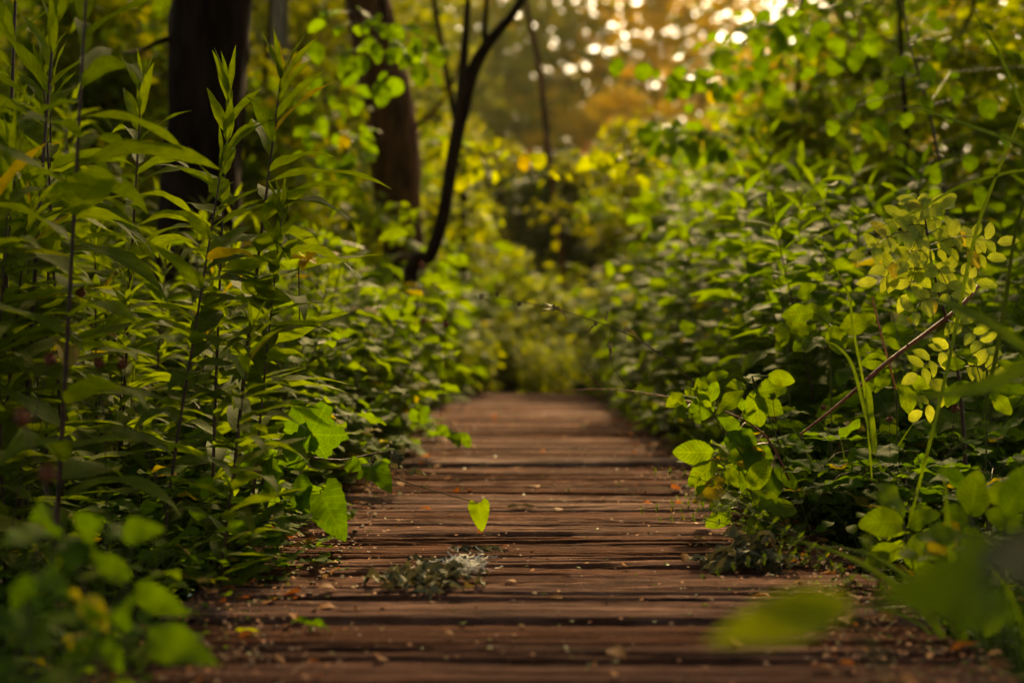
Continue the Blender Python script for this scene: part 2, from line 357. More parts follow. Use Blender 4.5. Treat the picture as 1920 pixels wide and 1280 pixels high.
WX, WHW, WEND = 0.037, 0.607, 10.2
PL = 0.125
def build_boardwalk():
    rng = random.Random(5); g = Geo()
    y = -1.2; k = 0; nl = []
    while y < WEND:
        wd = PL * rng.uniform(0.6, 1.3); gap = rng.choice([0.002, 0.005, 0.009, 0.016])
        if abs(y - 2.14) < 0.075: gap = 0.032
        L0 = WX - WHW + rng.uniform(-.03, .03); L1 = WX + WHW + rng.uniform(-.03, .03)
        zt = rng.uniform(-.006, .005); tx = rng.uniform(-.006, .006); ty = rng.uniform(-.05, .05)
        if abs(y - 4.75) < 0.08: zt += 0.009          # the proud board half way
        near = y < 5.5 and y > 0.9
        nr = 30 if near else (14 if y < 7.5 else 9); nc = 90 if near else 40
        seed = k * 7.31
        V = []; fy = []
        for i in range(nr):
            fy.append(i / (nr - 1))
        bow = rng.uniform(-.006, .006)
        for i, f in enumerate(fy):
            for j in range(nc):
                u = j / (nc - 1); x = L0 + (L1 - L0) * u
                e0 = 0.004 * noise.noise(Vector((x * 6, seed, 1))) + bow * math.sin(u * 3.1)
                yy = y + e0 + f * wd
                wx = x * 1.1 + 0.5 * noise.noise(Vector((x * 1.4, seed, 4)))
                g1 = noise.noise(Vector((wx, (f * wd + 0.01 * noise.noise(Vector((x * 2, seed, 7)))) * 62, seed)))
                g2 = noise.noise(Vector((wx * 2.3, f * wd * 150, seed + 3)))
                z = zt + tx * (u - .5) * 2 + ty * (f - .5) * wd
                z -= 0.017 * max(0, g1 - 0.10) ** 0.75 + 0.0035 * max(0, g2) + 0.0015 * noise.noise(Vector((x * 30, yy * 60, 2)))
                ed = min(f, 1 - f) * wd
                z -= 0.010 * math.exp(-ed / 0.005) * (0.7 + 0.6 * noise.noise(Vector((x * 9, seed, f))))
                V.append((x, yy, z))
        # skirt down both long sides and both ends
        V = np.array(V, np.float32).reshape(nr, nc, 3)
        lo = V[0:1].copy(); lo[..., 2] = -0.045 + zt; hi = V[-1:].copy(); hi[..., 2] = -0.045 + zt
        A = np.concatenate([lo, V, hi], 0)
        le = A[:, 0:1].copy(); le[..., 2] = -0.045 + zt; ri = A[:, -1:].copy(); ri[..., 2] = -0.045 + zt
        A = np.concatenate([le, A, ri], 1)
        g.add(A.reshape(-1, 3), grid_faces(nr + 2, nc + 2), None, 1.0 if abs(y - 4.75) < 0.07 else rng.random())
        nl.append((y + wd / 2, zt)); y += wd + gap; k += 1
    ng = Geo()
    for (yc, zc) in nl:
        for sx in (-.42, .42):
            for dy in (-.028, .028):
                p = Vector((WX + sx + rng.uniform(-.012, .012), yc + dy + rng.uniform(-.006, .006), zc - .006))
                tube(ng, [p, p + Vector((0, 0, .006)), p + Vector((0, 0, .008)), p + Vector((0, 0, .0085))], [.0055, .0055, .0042, .0005], 8, cap=False)
    o = part("boardwalk", g.mesh("boardwalk", M['wood'])); part("nail_heads", ng.mesh("nail_heads", M['rust']), o)
    tag(o, "weathered brown plank boardwalk running away between the plants", "boardwalk", kind="structure")
    j = Geo()
    for x in (WX - 0.42, WX + 0.42):
        a = [(x - .04, -1.3, -.05), (x + .04, -1.3, -.05), (x + .04, WEND, -.05), (x - .04, WEND, -.05)]
        b = [(p[0], p[1], -.17) for p in a]
        j.add(a + b, [(0, 1, 2, 3), (4, 7, 6, 5), (0, 4, 5, 1), (1, 5, 6, 2), (2, 6, 7, 3), (3, 7, 4, 0)])
    part("joists", j.mesh("joists", M['wood'], False), o)
build_boardwalk()

# ================================================================== PLANT VARIANTS
def v_gold(seed, H=1.05, n=34, L=0.135, lo=False, start=0.18, bias=None, mat='gold', wd=1.0):
    """tall stalk with long narrow leaves (goldenrod habit)"""
    rng = random.Random(seed); st = Geo(); fo = Geo()
    lx, ly = rng.uniform(-.10, .10), rng.uniform(-.06, .06)
    pts = spline([(0, 0, -.05), (lx * .2, ly * .2, H * .35), (lx * .6, ly * .5, H * .7), (lx, ly, H)], 12)
    tube(st, pts, [0.0036 * (1 - i / 16) + 0.0009 for i in range(13)], 4 if lo else 7)
    az = rng.uniform(0, 6.3); TT = T_LANCE_LO if lo else T_LANCE
    for i in range(n):
        t = start + (1 - start) * (i + rng.uniform(-.3, .3)) / n
        t = min(t, 0.995)
        f = t * 12; k = min(int(f), 11); p = pts[k].lerp(pts[k + 1], f - k)
        az += 2.4 + rng.uniform(-.3, .3)
        a = az
        if bias is not None and rng.random() < 0.35: a = bias + rng.gauss(0, 0.6)
        top = max(0, (t - .80) / .20)
        el = rng.uniform(-.05, .45) * (1 - top) + top * rng.uniform(.9, 1.3)
        ln = L * (0.62 + 0.5 * math.sin(min(1, t * 1.15) * 2.6)) * rng.uniform(.78, 1.15) * (1 - .45 * top)
        T = rng.choice(TT) if top < .4 else TT[0]
        put(fo, T, p, sph(a, el), ln, rng, roll=rng.uniform(-.35, .35), wide=wd * rng.uniform(1.0, 1.4) * (1 - .4 * top))
    if not lo:
        for i in range(4):
            put(fo, T_LANCE[3], pts[-1], sph(az + i * 2.4, 1.1 + rng.uniform(-.15, .35)), L * rng.uniform(.35, .6), rng, wide=.7)
    return [("stem", st.mesh("stem", M['stem'])), ("foliage", fo.mesh("foliage", M[mat]))]

def v_broad(seed, H=0.6, ns=4, L=0.075, lo=False, mat='broad', T=None, spread=.28, stem='gstem', pairs=9):
    """bushy herb with toothed ovate leaves in pairs"""
    rng = random.Random(seed); st = Geo(); fo = Geo()
    TT = T or (T_OVATE_LO if lo else T_OVATE)
    for s in range(ns):
        a0 = rng.uniform(0, 6.3); sp = rng.uniform(.3, 1) * spread; h = H * rng.uniform(.65, 1)
        pts = spline([(0, 0, -.04), (math.cos(a0) * sp * .35, math.sin(a0) * sp * .35, h * .5), (math.cos(a0) * sp, math.sin(a0) * sp, h)], 8)
        tube(st, pts, [0.0028 * (1 - i / 11) + .0006 for i in range(9)], 4 if lo else 6)
        az = rng.uniform(0, 3)
        for i in range(pairs):
            t = .2 + .8 * i / (pairs - 1); f = min(t * 8, 7.99); k = int(f); p = pts[k].lerp(pts[k + 1], f - k)
            az += 1.57 + rng.uniform(-.3, .3)
            for q in (0, math.pi):
                if rng.random() < .1: continue
                a = az + q + rng.uniform(-.3, .3); el = rng.uniform(-.15, .6)
                pet = L * rng.uniform(.2, .7); d = sph(a, el)
                e = p + d * pet; tube(st, [p, e], .0009, 3, cap=False)
                put(fo, rng.choice(TT), e, sph(a, el - .35), L * rng.uniform(.65, 1.2) * (1 - .3 * t), rng, roll=rng.uniform(-.5, .5))
    return [("stem", st.mesh("stem", M[stem])), ("foliage", fo.mesh("foliage", M[mat]))]

def leaflet_leaf(st, fo, p, d, rng, L, n=3, T=None, up=(0, 0, 1)):
    """compound leaf: n leaflets at the end of a stalk (3 = bramble)"""
    T = T or T_OVATE; d = Vector(d).normalized(); e = p + d * L * .7
    tube(st, [p, p.lerp(e, .5) + Vector((0, 0, .004)), e], .0010, 4, cap=False)
    s = d.cross(Vector(up)).normalized()
    put(fo, rng.choice(T), e, d + Vector((0, 0, rng.uniform(-.35, .1))), L, rng, up=up, roll=rng.uniform(-.3, .3))
    q = L * .12
    dirs = [(s, .8), (-s, .8)] if n == 3 else [(s, .85), (-s, .85), (s * .9 - d * .7, .62), (-s * .9 - d * .7, .62)]
    for v, k in dirs:
        put(fo, rng.choice(T), e - d * q * .5, v * 1.0 + d * .25 + Vector((0, 0, rng.uniform(-.25, .15))), L * k * rng.uniform(.85, 1.1), rng, up=up, roll=rng.uniform(-.3, .3))

def v_bramble(seed, n=6, R0=.32, H=.35, L=.06, lo=False, mat='bramble'):
    rng = random.Random(seed); st = Geo(); fo = Geo()
    for s in range(n):
        a = rng.uniform(0, 6.3); r = R0 * rng.uniform(.5, 1.1); h = H * rng.uniform(.6, 1.1)
        d = Vector((math.cos(a), math.sin(a), 0))
        pts = spline([(0, 0, -.04), d * r * .35 + Vector((0, 0, h * .8)), d * r * .8 + Vector((0, 0, h)), d * r * 1.25 + Vector((0, 0, h * .7))], 10)
        tube(st, pts, [.0024 * (1 - i / 14) for i in range(11)], 5)
        for i in range(2, 11):
            aa = a + (1.2 if i % 2 else -1.2) + rng.uniform(-.5, .5)
            leaflet_leaf(st, fo, pts[i], sph(aa, rng.uniform(.1, .8)), rng, L * rng.uniform(.7, 1.15), 3, T_OVATE_LO if lo else T_OVATE)
    return [("cane", st.mesh("cane", M['stem'])), ("foliage", fo.mesh("foliage", M[mat]))]

def v_fern(seed, n=7, L=.34):
    rng = random.Random(seed); st = Geo(); fo = Geo()
    for s in range(n):
        a = s * 6.28 / n + rng.uniform(-.3, .3); l = L * rng.uniform(.75, 1.1); d = Vector((math.cos(a), math.sin(a), 0)); pts = []
        p = Vector((0, 0, 0)); el = rng.uniform(.8, 1.2)
        for i in range(17):
            pts.append(p.copy()); p = p + (d * math.cos(el) + Vector((0, 0, math.sin(el)))) * l / 16; el -= rng.uniform(.06, .11)
        tube(st, pts, [.0016 * (1 - i / 18) for i in range(17)], 4)
        side = d.cross(Vector((0, 0, 1)))
        for i in range(2, 17):
            t = i / 16; pl = l * .27 * math.sin(math.pi * (t ** .75)) ** .8 + .004
            fwd = (pts[i] - pts[i - 1]).normalized(); up = side.cross(fwd)
            for q in (1, -1):
                pd = (side * q + fwd * .35).normalized()
                for j in range(1, 9):
                    b = pts[i] + pd * pl * j / 9 - Vector((0, 0, .12 * pl * (j / 9) ** 2))
                    for w_ in (1, -1):
                        put(fo, T_TREE[0], b, fwd * w_ + pd * .5, pl * .20 * (1 - .6 * j / 9) + .0025, rng, up=up, tint=.3 + .4 * t)
    return [("stem", st.mesh("stem", M['gstem'])), ("frond", fo.mesh("frond", M['fern']))]

def v_grass(seed, n=22, L=.35, mat='grass', wide=1.0, droop=None):
    rng = random.Random(seed); fo = Geo()
    for s in range(n):
        b = Vector((rng.gauss(0, .03), rng.gauss(0, .03), -.02))
        put(fo, rng.choice(T_GRASS if droop is None else T_GRASS[:2]), b, sph(rng.uniform(0, 6.3), rng.uniform(.9, 1.45)), L * rng.uniform(.5, 1.15), rng, roll=rng.uniform(-1, 1), wide=wide)
    return fo.mesh("blades", M[mat])

def v_cleavers(seed, n=5, L=.4, mat='fern'):
    """thin scrambling stems with whorls of tiny narrow leaves"""
    rng = random.Random(seed); st = Geo(); fo = Geo()
    for s in range(n):
        a = rng.uniform(0, 6.3); el = rng.uniform(.5, 1.4); p = Vector((rng.gauss(0, .02), rng.gauss(0, .02), -.02)); pts = []
        m = 14
        for i in range(m + 1):
            pts.append(p.copy()); p = p + sph(a, el) * L / m; a += rng.uniform(-.2, .2); el -= rng.uniform(.0, .15)
        tube(st, pts, .0008, 3, cap=False)
        for i in range(2, m + 1):
            d = (pts[i] - pts[i - 1]).normalized(); u = d.orthogonal().normalized()
            for k in range(6):
                v = Matrix.Rotation(k * 1.05 + i, 3, d) @ u
                put(fo, T_TREE[0], pts[i], v + d * .3, .016 * rng.uniform(.7, 1.1) * (1.15 - i / m * .5), rng, wide=.5)
    return [("stem", st.mesh("stem", M['gstem'])), ("foliage", fo.mesh("foliage", M[mat]))]

# ------------------------------------------------------------------ trees
def crown_geo(seed, cx, cy, cz, rx, ry, rz, clumps, per, L=.08, cr=.35, T=None, fo=None, st=None, base=None, hole=0.0):
    rng = random.Random(seed); fo = fo or Geo(); T = T or T_TREE
    for c in range(clumps):
        while True:
            v = Vector((rng.uniform(-1, 1), rng.uniform(-1, 1), rng.uniform(-1, 1)))
            if hole < v.length < 1: break
        k = 1 + .25 * noise.noise(v * 2.1 + Vector((seed, 0, 0)))
        c0 = Vector((cx + v.x * rx * k, cy + v.y * ry * k, cz + v.z * rz * k))
        tn = rng.random() * .6
        r = cr * rng.uniform(.6, 1.3)
        if st is not None and base is not None and c % 4 == 0:
            tube(st, spline([base, (Vector(base) + c0) * .5 + Vector((0, 0, .15)), c0], 5), [.02, .016, .012, .009, .006, .004], 4, cap=False)
        for i in range(per):
            o = Vector((rng.gauss(0, .5), rng.gauss(0, .5), rng.gauss(0, .28))) * r
            put(fo, T[i % len(T)], c0 + o, sph(rng.uniform(0, 6.3), rng.uniform(-1.0, .5)), L * rng.uniform(.6, 1.2), rng, tint=min(1, tn + rng.random() * .4), roll=rng.uniform(-.6, .6))
    return fo

# ================================================================== NEAR TREES (trunks that show, crowns above the frame)
def build_tree(name, label, trunk_px, widths, mat, cat="tree", crown=None, limbs=(), sides=28, seed=0, rough=.16, top=None, crownmat='tree', L=.09):
    """trunk_px: (px, py, d) from the ground up; widths in px at those points"""
    pts = [P(*q) for q in trunk_px]; d0 = trunk_px[0][2]
    base = pts[0].copy(); base.z = gz(base.x, base.y) - .05
    rad = [w_ / 2 / FPX * q[2] for w_, q in zip(widths, trunk_px)]
    last = pts[-1]; up = (pts[-1] - pts[-2]).normalized()
    tops = [last + up * k + Vector((0, 0, .15 * k)) for k in (1.2, 2.6)] if top is None else [Vector(t) for t in top]
    allp = [base] + pts + tops
    allr = [rad[0] * 1.25] + rad + [rad[-1] * .85, rad[-1] * .55]
    n = 70
    sp = spline(allp, n); sr = []
    m = len(allp) - 1
    for i in range(n + 1):
        u = i / n * m; k = min(int(u), m - 1); sr.append(allr[k] + (allr[k + 1] - allr[k]) * (u - k))
    r = root(name, base, 0, 1, label, cat)
    g = Geo(); tube(g, sp, sr, sides, rough=rough, seed=seed)
    for lp, lr in limbs:
        tube(g, spline(lp, 12), [lr * (1 - .06 * i) for i in range(13)], 8, rough=.1, seed=seed + 3)
    o = part("trunk", g.mesh("trunk", M[mat])); o.parent = r; o.matrix_parent_inverse = Matrix.Translation(-base)
    if crown:
        fo = Geo(); br = Geo()
        for (cx, cy, cz, rx, ry, rz, cl, per) in crown:
            crown_geo(seed + int(cx * 10), cx, cy, cz, rx, ry, rz, cl, per, L=L, cr=.5, fo=fo, st=br, base=tuple(tops[-1]))
        for q, gg, mm in (("branches", br, mat), ("crown", fo, crownmat)):
            o = part(q, gg.mesh(q, M[mm])); o.parent = r; o.matrix_parent_inverse = Matrix.Translation(-base)
    return r

build_tree("tree", "thick black trunk rising behind the tall stalks left of the boardwalk",
           [(368, 520, 5.6), (376, 330, 5.6), (385, 230, 5.6), (392, 120, 5.6), (402, 0, 5.6)], [150, 142, 138, 144, 150], 'bark', seed=1, rough=.16,
           limbs=[([P(330, 70, 5.6), P(300, 78, 5.5), P(262, 95, 5.4), P(225, 100, 5.2)], .014)],
           crown=[(-1.0, 3.8, 4.6, 2.4, 2.8, 1.0, 90, 80)])
build_tree("tree", "leaning red-brown trunk with leafy sprays across it, behind the forked sapling",
           [(752, 520, 9.2), (748, 400, 9.2), (742, 300, 9.2), (728, 200, 9.2), (708, 100, 9.2), (690, 0, 9.2)], [92, 86, 96, 92, 88, 82], 'bark2', seed=2, rough=.13,
           limbs=[([P(765, 250, 9.2), P(800, 220, 9.1), P(840, 175, 9.0), P(860, 120, 9)], .018), ([P(760, 290, 9.2), P(790, 250, 9.4), P(830, 190, 9.6)], .012)],
           crown=[(-.8, 8.0, 5.6, 2.6, 2.4, 1.2, 70, 80)])
fork = P(908, 92, 7.2)
build_tree("sapling", "slim dark sapling forking into a Y at the middle of the view",
           [(770, 520, 7.0), (806, 480, 7.0), (832, 400, 7.0), (848, 300, 7.1), (868, 200, 7.2), (884, 140, 7.2), (908, 92, 7.2), (945, 45, 7.2), (978, 0, 7.2)],
           [26, 25, 24, 25, 27, 25, 22, 18, 16], 'bark', seed=3, rough=.08, sides=14,
           limbs=[([P(864, 215, 7.2), P(868, 130, 7.3), P(874, 50, 7.3), P(880, -60, 7.3), P(888, -300, 7.3)], .028),
                  ([fork, P(909, 60, 7.2), P(912, 0, 7.2), P(918, -80, 7.2), P(930, -260, 7.2)], .018)],
           crown=[(0.8, 6.0, 3.9, 1.9, 2.0, .8, 50, 80)])

# ================================================================== THE TREES BEHIND
def v_tree(seed, mat, H=6.0, Rr=1.7, low=1.0, clumps=110, per=60, L=.125, tr='bark', trunk_r=.06, hole=.0):
    rng = random.Random(seed); st = Geo(); fo = Geo()
    lx, ly = rng.uniform(-.5, .5), rng.uniform(-.4, .4)
    tp = spline([(0, 0, -.1), (lx * .3, ly * .3, H * .3), (lx * .5, ly, H * .6), (lx, ly, H * .92)], 14)
    tube(st, tp, [trunk_r * (1 - i / 17) for i in range(15)], 9, rough=.15, seed=seed)
    for i in range(clumps):
        t = low / H + (1 - low / H) * rng.random() ** .9
        f = min(t * 14 * .95, 13.9); k = int(f); p = tp[k]
        w_ = Rr * (math.sin(math.pi * (.12 + .80 * (t - low / H) / (1 - low / H))) ** .6)
        a = rng.uniform(0, 6.3); r = w_ * math.sqrt(rng.uniform(hole, 1))
        c = p + Vector((math.cos(a) * r, math.sin(a) * r, rng.uniform(.0, .5)))
        if i % 2 == 0: tube(st, spline([p, p.lerp(c, .5) + Vector((0, 0, .1)), c], 4), [.014, .011, .008, .006, .004], 4, cap=False)
        cr = rng.uniform(.2, .42) * (Rr / 1.7) ** .5; tn = rng.random() * .55
        for j in range(per):
            o = Vector((rng.gauss(0, .5), rng.gauss(0, .5), rng.gauss(0, .26))) * cr
            put(fo, T_TREE[j % 2], c + o, sph(rng.uniform(0, 6.3), rng.uniform(-1.0, .5)), L * rng.uniform(.6, 1.25), rng, tint=min(1, tn + rng.random() * .45), roll=rng.uniform(-.6, .6))
    return [("trunk", st.mesh("trunk", M[tr])), ("crown", fo.mesh("crown", M[mat]))]

TV = {'a': v_tree(11, 'tree'), 'b': v_tree(12, 'tree', low=.5, tr='bark2'), 'c': v_tree(13, 'tree', H=7.5, low=1.6, Rr=2.0, clumps=130),
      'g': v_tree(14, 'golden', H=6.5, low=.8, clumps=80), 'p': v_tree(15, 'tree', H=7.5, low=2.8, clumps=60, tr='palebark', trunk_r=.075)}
bgt = [  # variant, px, distance, scale, rotation
    ('a', 290, 19, 1.0, 1), ('c', 110, 16, 1.0, 2), ('a', 560, 15, .95, 3), ('b', 420, 19, 1.1, 4),
    ('p', 545, 13, 1.0, 5), ('p', 480, 16, 1.0, 1), ('p', 205, 18, 1.0, 2), ('c', 640, 22, 1.1, 0), ('c', 740, 34, 1.2, 4),
    ('g', 1180, 37, 1.1, 1), ('b', 1260, 23, .55, 2), ('g', 1390, 30, 1.05, 3), ('g', 1250, 33, 1.1, 1), ('g', 1430, 27, 1.0, 2), ('g', 1040, 38, 1.2, 5), ('g', 1530, 13, .55, 1), ('g', 1590, 15, .6, 4), ('a', 1480, 24, .85, 4), ('g', 1560, 19, .8, 5),
    ('b', 1480, 11.5, .42, 0), ('a', 1700, 15, .8, 1), ('b', 1830, 10, .6, 2), ('g', 1620, 17, .8, 3), ('g', 1760, 22, .9, 5),
    ('g', 1480, 42, 1.2, 2), ('a', 200, 26, 1.3, 3), ('b', 20, 21, 1.2, 5), ('c', 480, 33, 1.4, 2), ('g', 980, 42, 1.1, 4), ('b', 1130, 44, 1.4, 1), ('c', 880, 40, 1.5, 5),
]
TL = {'a': "leafy green tree among the blurred trees beyond the boardwalk", 'b': "bushy green tree leafed down to the undergrowth beyond the boardwalk",
      'c': "tall spreading green tree among the blurred trees beyond the boardwalk", 'g': "blurred tree beyond the boardwalk with the golden glow put into its leaf colour",
      'p': "pale thin-trunked tree among the blurred trees left of the leaning trunk"}
for v, px, d, s, rz in bgt:
    p = P(px, 620, d)
    plant("background_tree", TV[v], (p.x, p.y, gz(p.x, p.y)), rz * 1.1, s, TL[v], "tree",
          {'a': "leafy trees beyond", 'b': "bushy trees beyond", 'c': "spreading trees beyond", 'g': "golden glow trees beyond", 'p': "pale trunked trees beyond"}[v])

# far edge of the wood, one mass
def far_woods():
    g = Geo(); rng = random.Random(77)
    for i in range(1950):
        a = rng.uniform(-.66, .66); d = rng.uniform(46, 64)
        px = 990 + math.tan(a) * FPX
        zt = 15 * rng.random()
        if i >= 1500: a = rng.uniform(-.10, .22); px = 990 + math.tan(a) * FPX; zt = rng.uniform(6, 16); d = rng.uniform(44, 70)
        el_ = (zt - .45) / d * FPX
        if abs(px - 1345) < 95 and 490 < el_ < 700 and rng.random() < .45: continue
        if abs(px - 1140) < 45 and 530 < el_ < 610 and rng.random() < .6: continue
        if abs(px - 1500) < 90 and 520 < el_ < 660 and rng.random() < .5: continue
        if abs(px - 1850) < 60 and 8.5 < zt < 11.5 and rng.random() < .6: continue
        c = Vector((math.sin(a) * d, math.cos(a) * d, zt)); tn = rng.random() * .6; glow_gold = rng.random() < (.75 if abs(px - 1370) < 190 and zt > 5 else .3 if 1000 < px < 1700 else .15)  # golden clumps put the glow into the leaf colour
        for j in range(34):
            o = Vector((rng.gauss(0, 1), rng.gauss(0, 1), rng.gauss(0, .7))) * .9
            put(g, T_TREE[j % 2], c + o, sph(rng.uniform(0, 6.3), rng.uniform(-1, .5)), rng.uniform(.3, .6), rng, tint=min(.96, tn + rng.random() * .4), wide=1.3, slot=1 if glow_gold else 0)
    tag(part("far_woods", g.mesh("far_woods", [M['tree'], M['golden']])), "blurred green mass of woodland closing the view", "woodland", kind="stuff")
far_woods()

# thin saplings behind the end of the boardwalk
def thin_trunk(pxs, w_, mat, label, name="sapling"):
    pts = [P(*q) for q in pxs]; b = pts[0]
    r = root(name, b, 0, 1, label, "sapling"); g = Geo()
    tube(g, spline(pts, 24), [w_ / 2 / FPX * pxs[0][2] * (1 - i / 60) for i in range(25)], 7, rough=.1, seed=w_)
    o = part("trunk", g.mesh("trunk", M[mat])); o.parent = r; o.matrix_parent_inverse = Matrix.Translation(-b)
    return r
thin_trunk([(1075, 640, 13), (1052, 480, 13), (1040, 380, 13), (1026, 270, 13), (1010, 120, 13), (985, 0, 13), (960, -200, 13)], 15, 'bark2', "thin red-brown bent sapling in front of the dark hollow")
thin_trunk([(1480, 640, 9), (1478, 400, 9), (1480, 280, 9), (1492, 200, 9), (1500, 60, 9), (1512, -120, 9)], 15, 'bark', "thin dark sapling behind the tall stalks on the right bank")
thin_trunk([(1690, 640, 7), (1700, 300, 7), (1690, 100, 7), (1684, -100, 7)], 13, 'bark', "thin dark sapling among the round leaves at upper right")
thin_trunk([(872, 560, 11), (868, 430, 11), (866, 300, 11), (830, 100, 11), (800, -80, 11)], 18, 'bark', "grey thin leaning sapling directly behind the forked one")
thin_trunk([(495, 600, 8.5), (490, 250, 8.5), (500, 100, 8.5), (515, -60, 8.5)], 12, 'bark', "thin dark sapling just right of the thick black trunk")

thin_trunk([(545, 640, 8.8), (540, 400, 8.8), (541, 230, 8.8), (537, 100, 8.8), (535, -60, 8.8)], 17, 'palebark', "pale straight thin trunk between the black trunk and the leaning one")
thin_trunk([(508, 640, 10), (500, 300, 10), (506, 100, 10), (512, -60, 10)], 14, 'palebark', "greyish thin trunk just left of the pale straight one")
thin_trunk([(245, 640, 9), (262, 300, 9), (258, 100, 9), (270, -60, 9)], 16, 'palebark', "greyish thin trunk left of the thick black trunk")
# dark bushes stand in for the hollow's shade, brown bracken for sunlit glints above
db = [("trunk", v_tree(21, 'dark', H=2.0, Rr=1.0, low=.1, clumps=60, per=60, L=.11)[0][1]), ("crown", v_tree(21, 'dark', H=1.9, Rr=1.1, low=.05, clumps=70, per=90, L=.11)[1][1])]
for i, (px, d, s) in enumerate([(1075, 15.5, 1.15), (1150, 17, 1.25)]):
    p = P(px, 620, d)
    plant("hollow_shade_bush", db, (p.x, p.y, gz(p.x, p.y)), i * 2., s, ["dark evergreen bush in the hollow behind the bent sapling", "dark evergreen bush in the hollow right of the bent sapling"][i], "bush", "dark bushes in the hollow")
br = v_tree(23, 'dead', H=3.2, Rr=1.2, low=1.4, clumps=40, per=26, L=.12)
p = P(1090, 620, 24)
plant("glint_bush", br, (p.x, p.y, gz(p.x, p.y)), 0, 1.25, "orange-brown bush standing in for sunlit glints above the dark hollow", "bush", None)


SB = [v_tree(31 + i, m_, H=2.6, Rr=1.0, low=.15, clumps=60, per=50, L=.10, trunk_r=.02) for i, m_ in enumerate(['tree', 'broad', 'pale'])]
for i, (px, d, k, s) in enumerate([(560, 8.5, 1, .8), (610, 11, 0, 1.0), (520, 12.5, 1, 1.1), (680, 13, 2, .9), (800, 12.5, 1, .75), (860, 15, 0, .9), (900, 17, 2, .8), (760, 17, 0, 1.2),
        (450, 8, 0, .9), (330, 9, 1, 1.1), (240, 9, 1, .9), (120, 9.5, 1, 1.0), (30, 8.5, 0, 1.0), (960, 20, 2, .9), (930, 13, 2, .5), (880, 13, 2, .6), (1010, 27, 2, 1.3), (900, 24, 1, 1.2),
        (1210, 14, 1, .75), (1270, 12, 0, .9), (1350, 13, 2, 1.0), (1420, 15, 1, 1.3), (1520, 12, 1, .95), (1600, 10, 1, .85), (1700, 9, 1, 1.1), (1820, 8, 2, .95), (1920, 7.5, 1, 1.1), (1330, 19, 0, 1.4), (1180, 24, 2, 1.1), (1240, 30, 0, 1.5), (1450, 9, 0, .8)]):
    p = P(px, 620, d)
    if abs(p.x - WX) < 1.15 and p.y < WEND + .8: p.x = WX + math.copysign(1.2, p.x - WX)
    plant("bush", SB[k], (p.x, p.y, gz(p.x, p.y)), i * 1.3, s, ["green bush among the blurred undergrowth behind the bank plants", "bright green bush among the blurred undergrowth behind the bank plants", "pale yellow-green bush in the blurred undergrowth"][k], "bush", ["green bushes behind", "bright bushes behind", "pale bushes behind"][k])
# unseen trees added beside and behind the camera to shade the boardwalk
TV['s'] = v_tree(51, 'tree', H=6.6, Rr=3.0, low=4.1, clumps=150, per=80, L=.13, trunk_r=.09)
for i, (x, y, k, s) in enumerate([(-3.6, 2.2, 'c', 1.0), (3.8, 3.6, 's', 1.0), (3.3, 0.0, 'a', 1.1), (-3.2, -2.2, 'a', 1.1), (0.3, -4.0, 'b', 1.3), (4.2, -3.6, 'c', 1.2), (-5.5, -5, 'b', 1.4),
        (-3.9, 7.5, 's', 1.0), (3.8, 7.5, 's', 1.0), (-3.2, 5.6, 's', 1.0), (3.4, 6.2, 's', 1.0)]):
    plant("shade_tree", TV[k], (x, y, gz(x, y)), i * .9, s, "unseen tree added to shade the near boardwalk", "tree", "added shade trees around the near boardwalk")
# ================================================================== UNDERGROWTH
rng = random.Random(2024)
GV = [v_gold(100 + i, H=h, n=n, L=l, bias=0.2) for i, (h, n, l) in enumerate([(1.0, 34, .20), (.85, 28, .18), (1.15, 38, .205), (.95, 31, .21), (1.05, 35, .19)])]
GLO = [v_gold(200 + i, H=1.2, n=42, L=.165, lo=True) for i in range(4)]
GRT = [v_gold(230 + i, H=1.2, n=44, L=.19, lo=True, mat='stand', wd=1.5) for i in range(3)] + [v_broad(240 + i, H=1.15, ns=5, L=.13, lo=True, mat='stand', pairs=14, spread=.25) for i in range(2)]
BV = [v_broad(300 + i, H=.55, ns=6, L=.10) for i in range(3)]
BLO = [v_broad(320 + i, H=.7, ns=7, lo=True, pairs=9, L=.115) for i in range(4)]
RV = [v_bramble(400 + i, L=.085) for i in range(3)]
RLO = [v_bramble(420 + i, lo=True, n=7, H=.4, L=.10) for i in range(3)]
CV = [v_cleavers(500 + i) for i in range(3)]

# --- tall stalks on the left, in focus: (px at top, py at top, px at base, distance)
hero = [(178, -30, 88, 2.35, "tallest stalk of narrow leaves, its dark stem leaving the top of the frame"),
        (95, 55, 20, 2.7, "tall narrow-leaved stalk left of the tallest one"),
        (402, 165, 392, 3.0, "narrow-leaved stalk with a pale tip standing against the black trunk"),
        (462, 160, 420, 3.15, "narrow-leaved stalk with a forked tip at the black trunk's right edge"),
        (350, 310, 285, 2.75, "mid-height narrow-leaved stalk in front of the black trunk's foot"),
        (252, 190, 215, 3.3, "narrow-leaved stalk halfway between the tallest stalk and the black trunk"),
        (40, -40, -10, 3.0, "narrow-leaved stalk cut by the left frame edge"),
        (500, 395, 455, 2.9, "short narrow-leaved stalk at the boardwalk's left edge"),
        (420, 620, 400, 2.5, "low young narrow-leaved stalk near the lobed leaves")]
for i, (tx, ty, bx, d, lab) in enumerate(hero):
    top = P(tx, ty, d); b = P(bx, 900, d); b = b + (b - top) * .05; b.z = gz(b.x, b.y)
    v = top - b; h = v.length
    hs = [1.0, .85, 1.15, .95, 1.05]; k = i % 5
    s = h / hs[k]
    o = plant("tall_stalk_plant", GV[k], b, 0, s, lab, "stalk plant", "tall narrow-leaved stalks on the left")
    o.rotation_mode = 'QUATERNION'; o.rotation_quaternion = v.to_track_quat('Z', 'Y') @ Matrix.Rotation(i * 1.3, 3, 'Z').to_quaternion()
    # the stem variant leans a little by itself

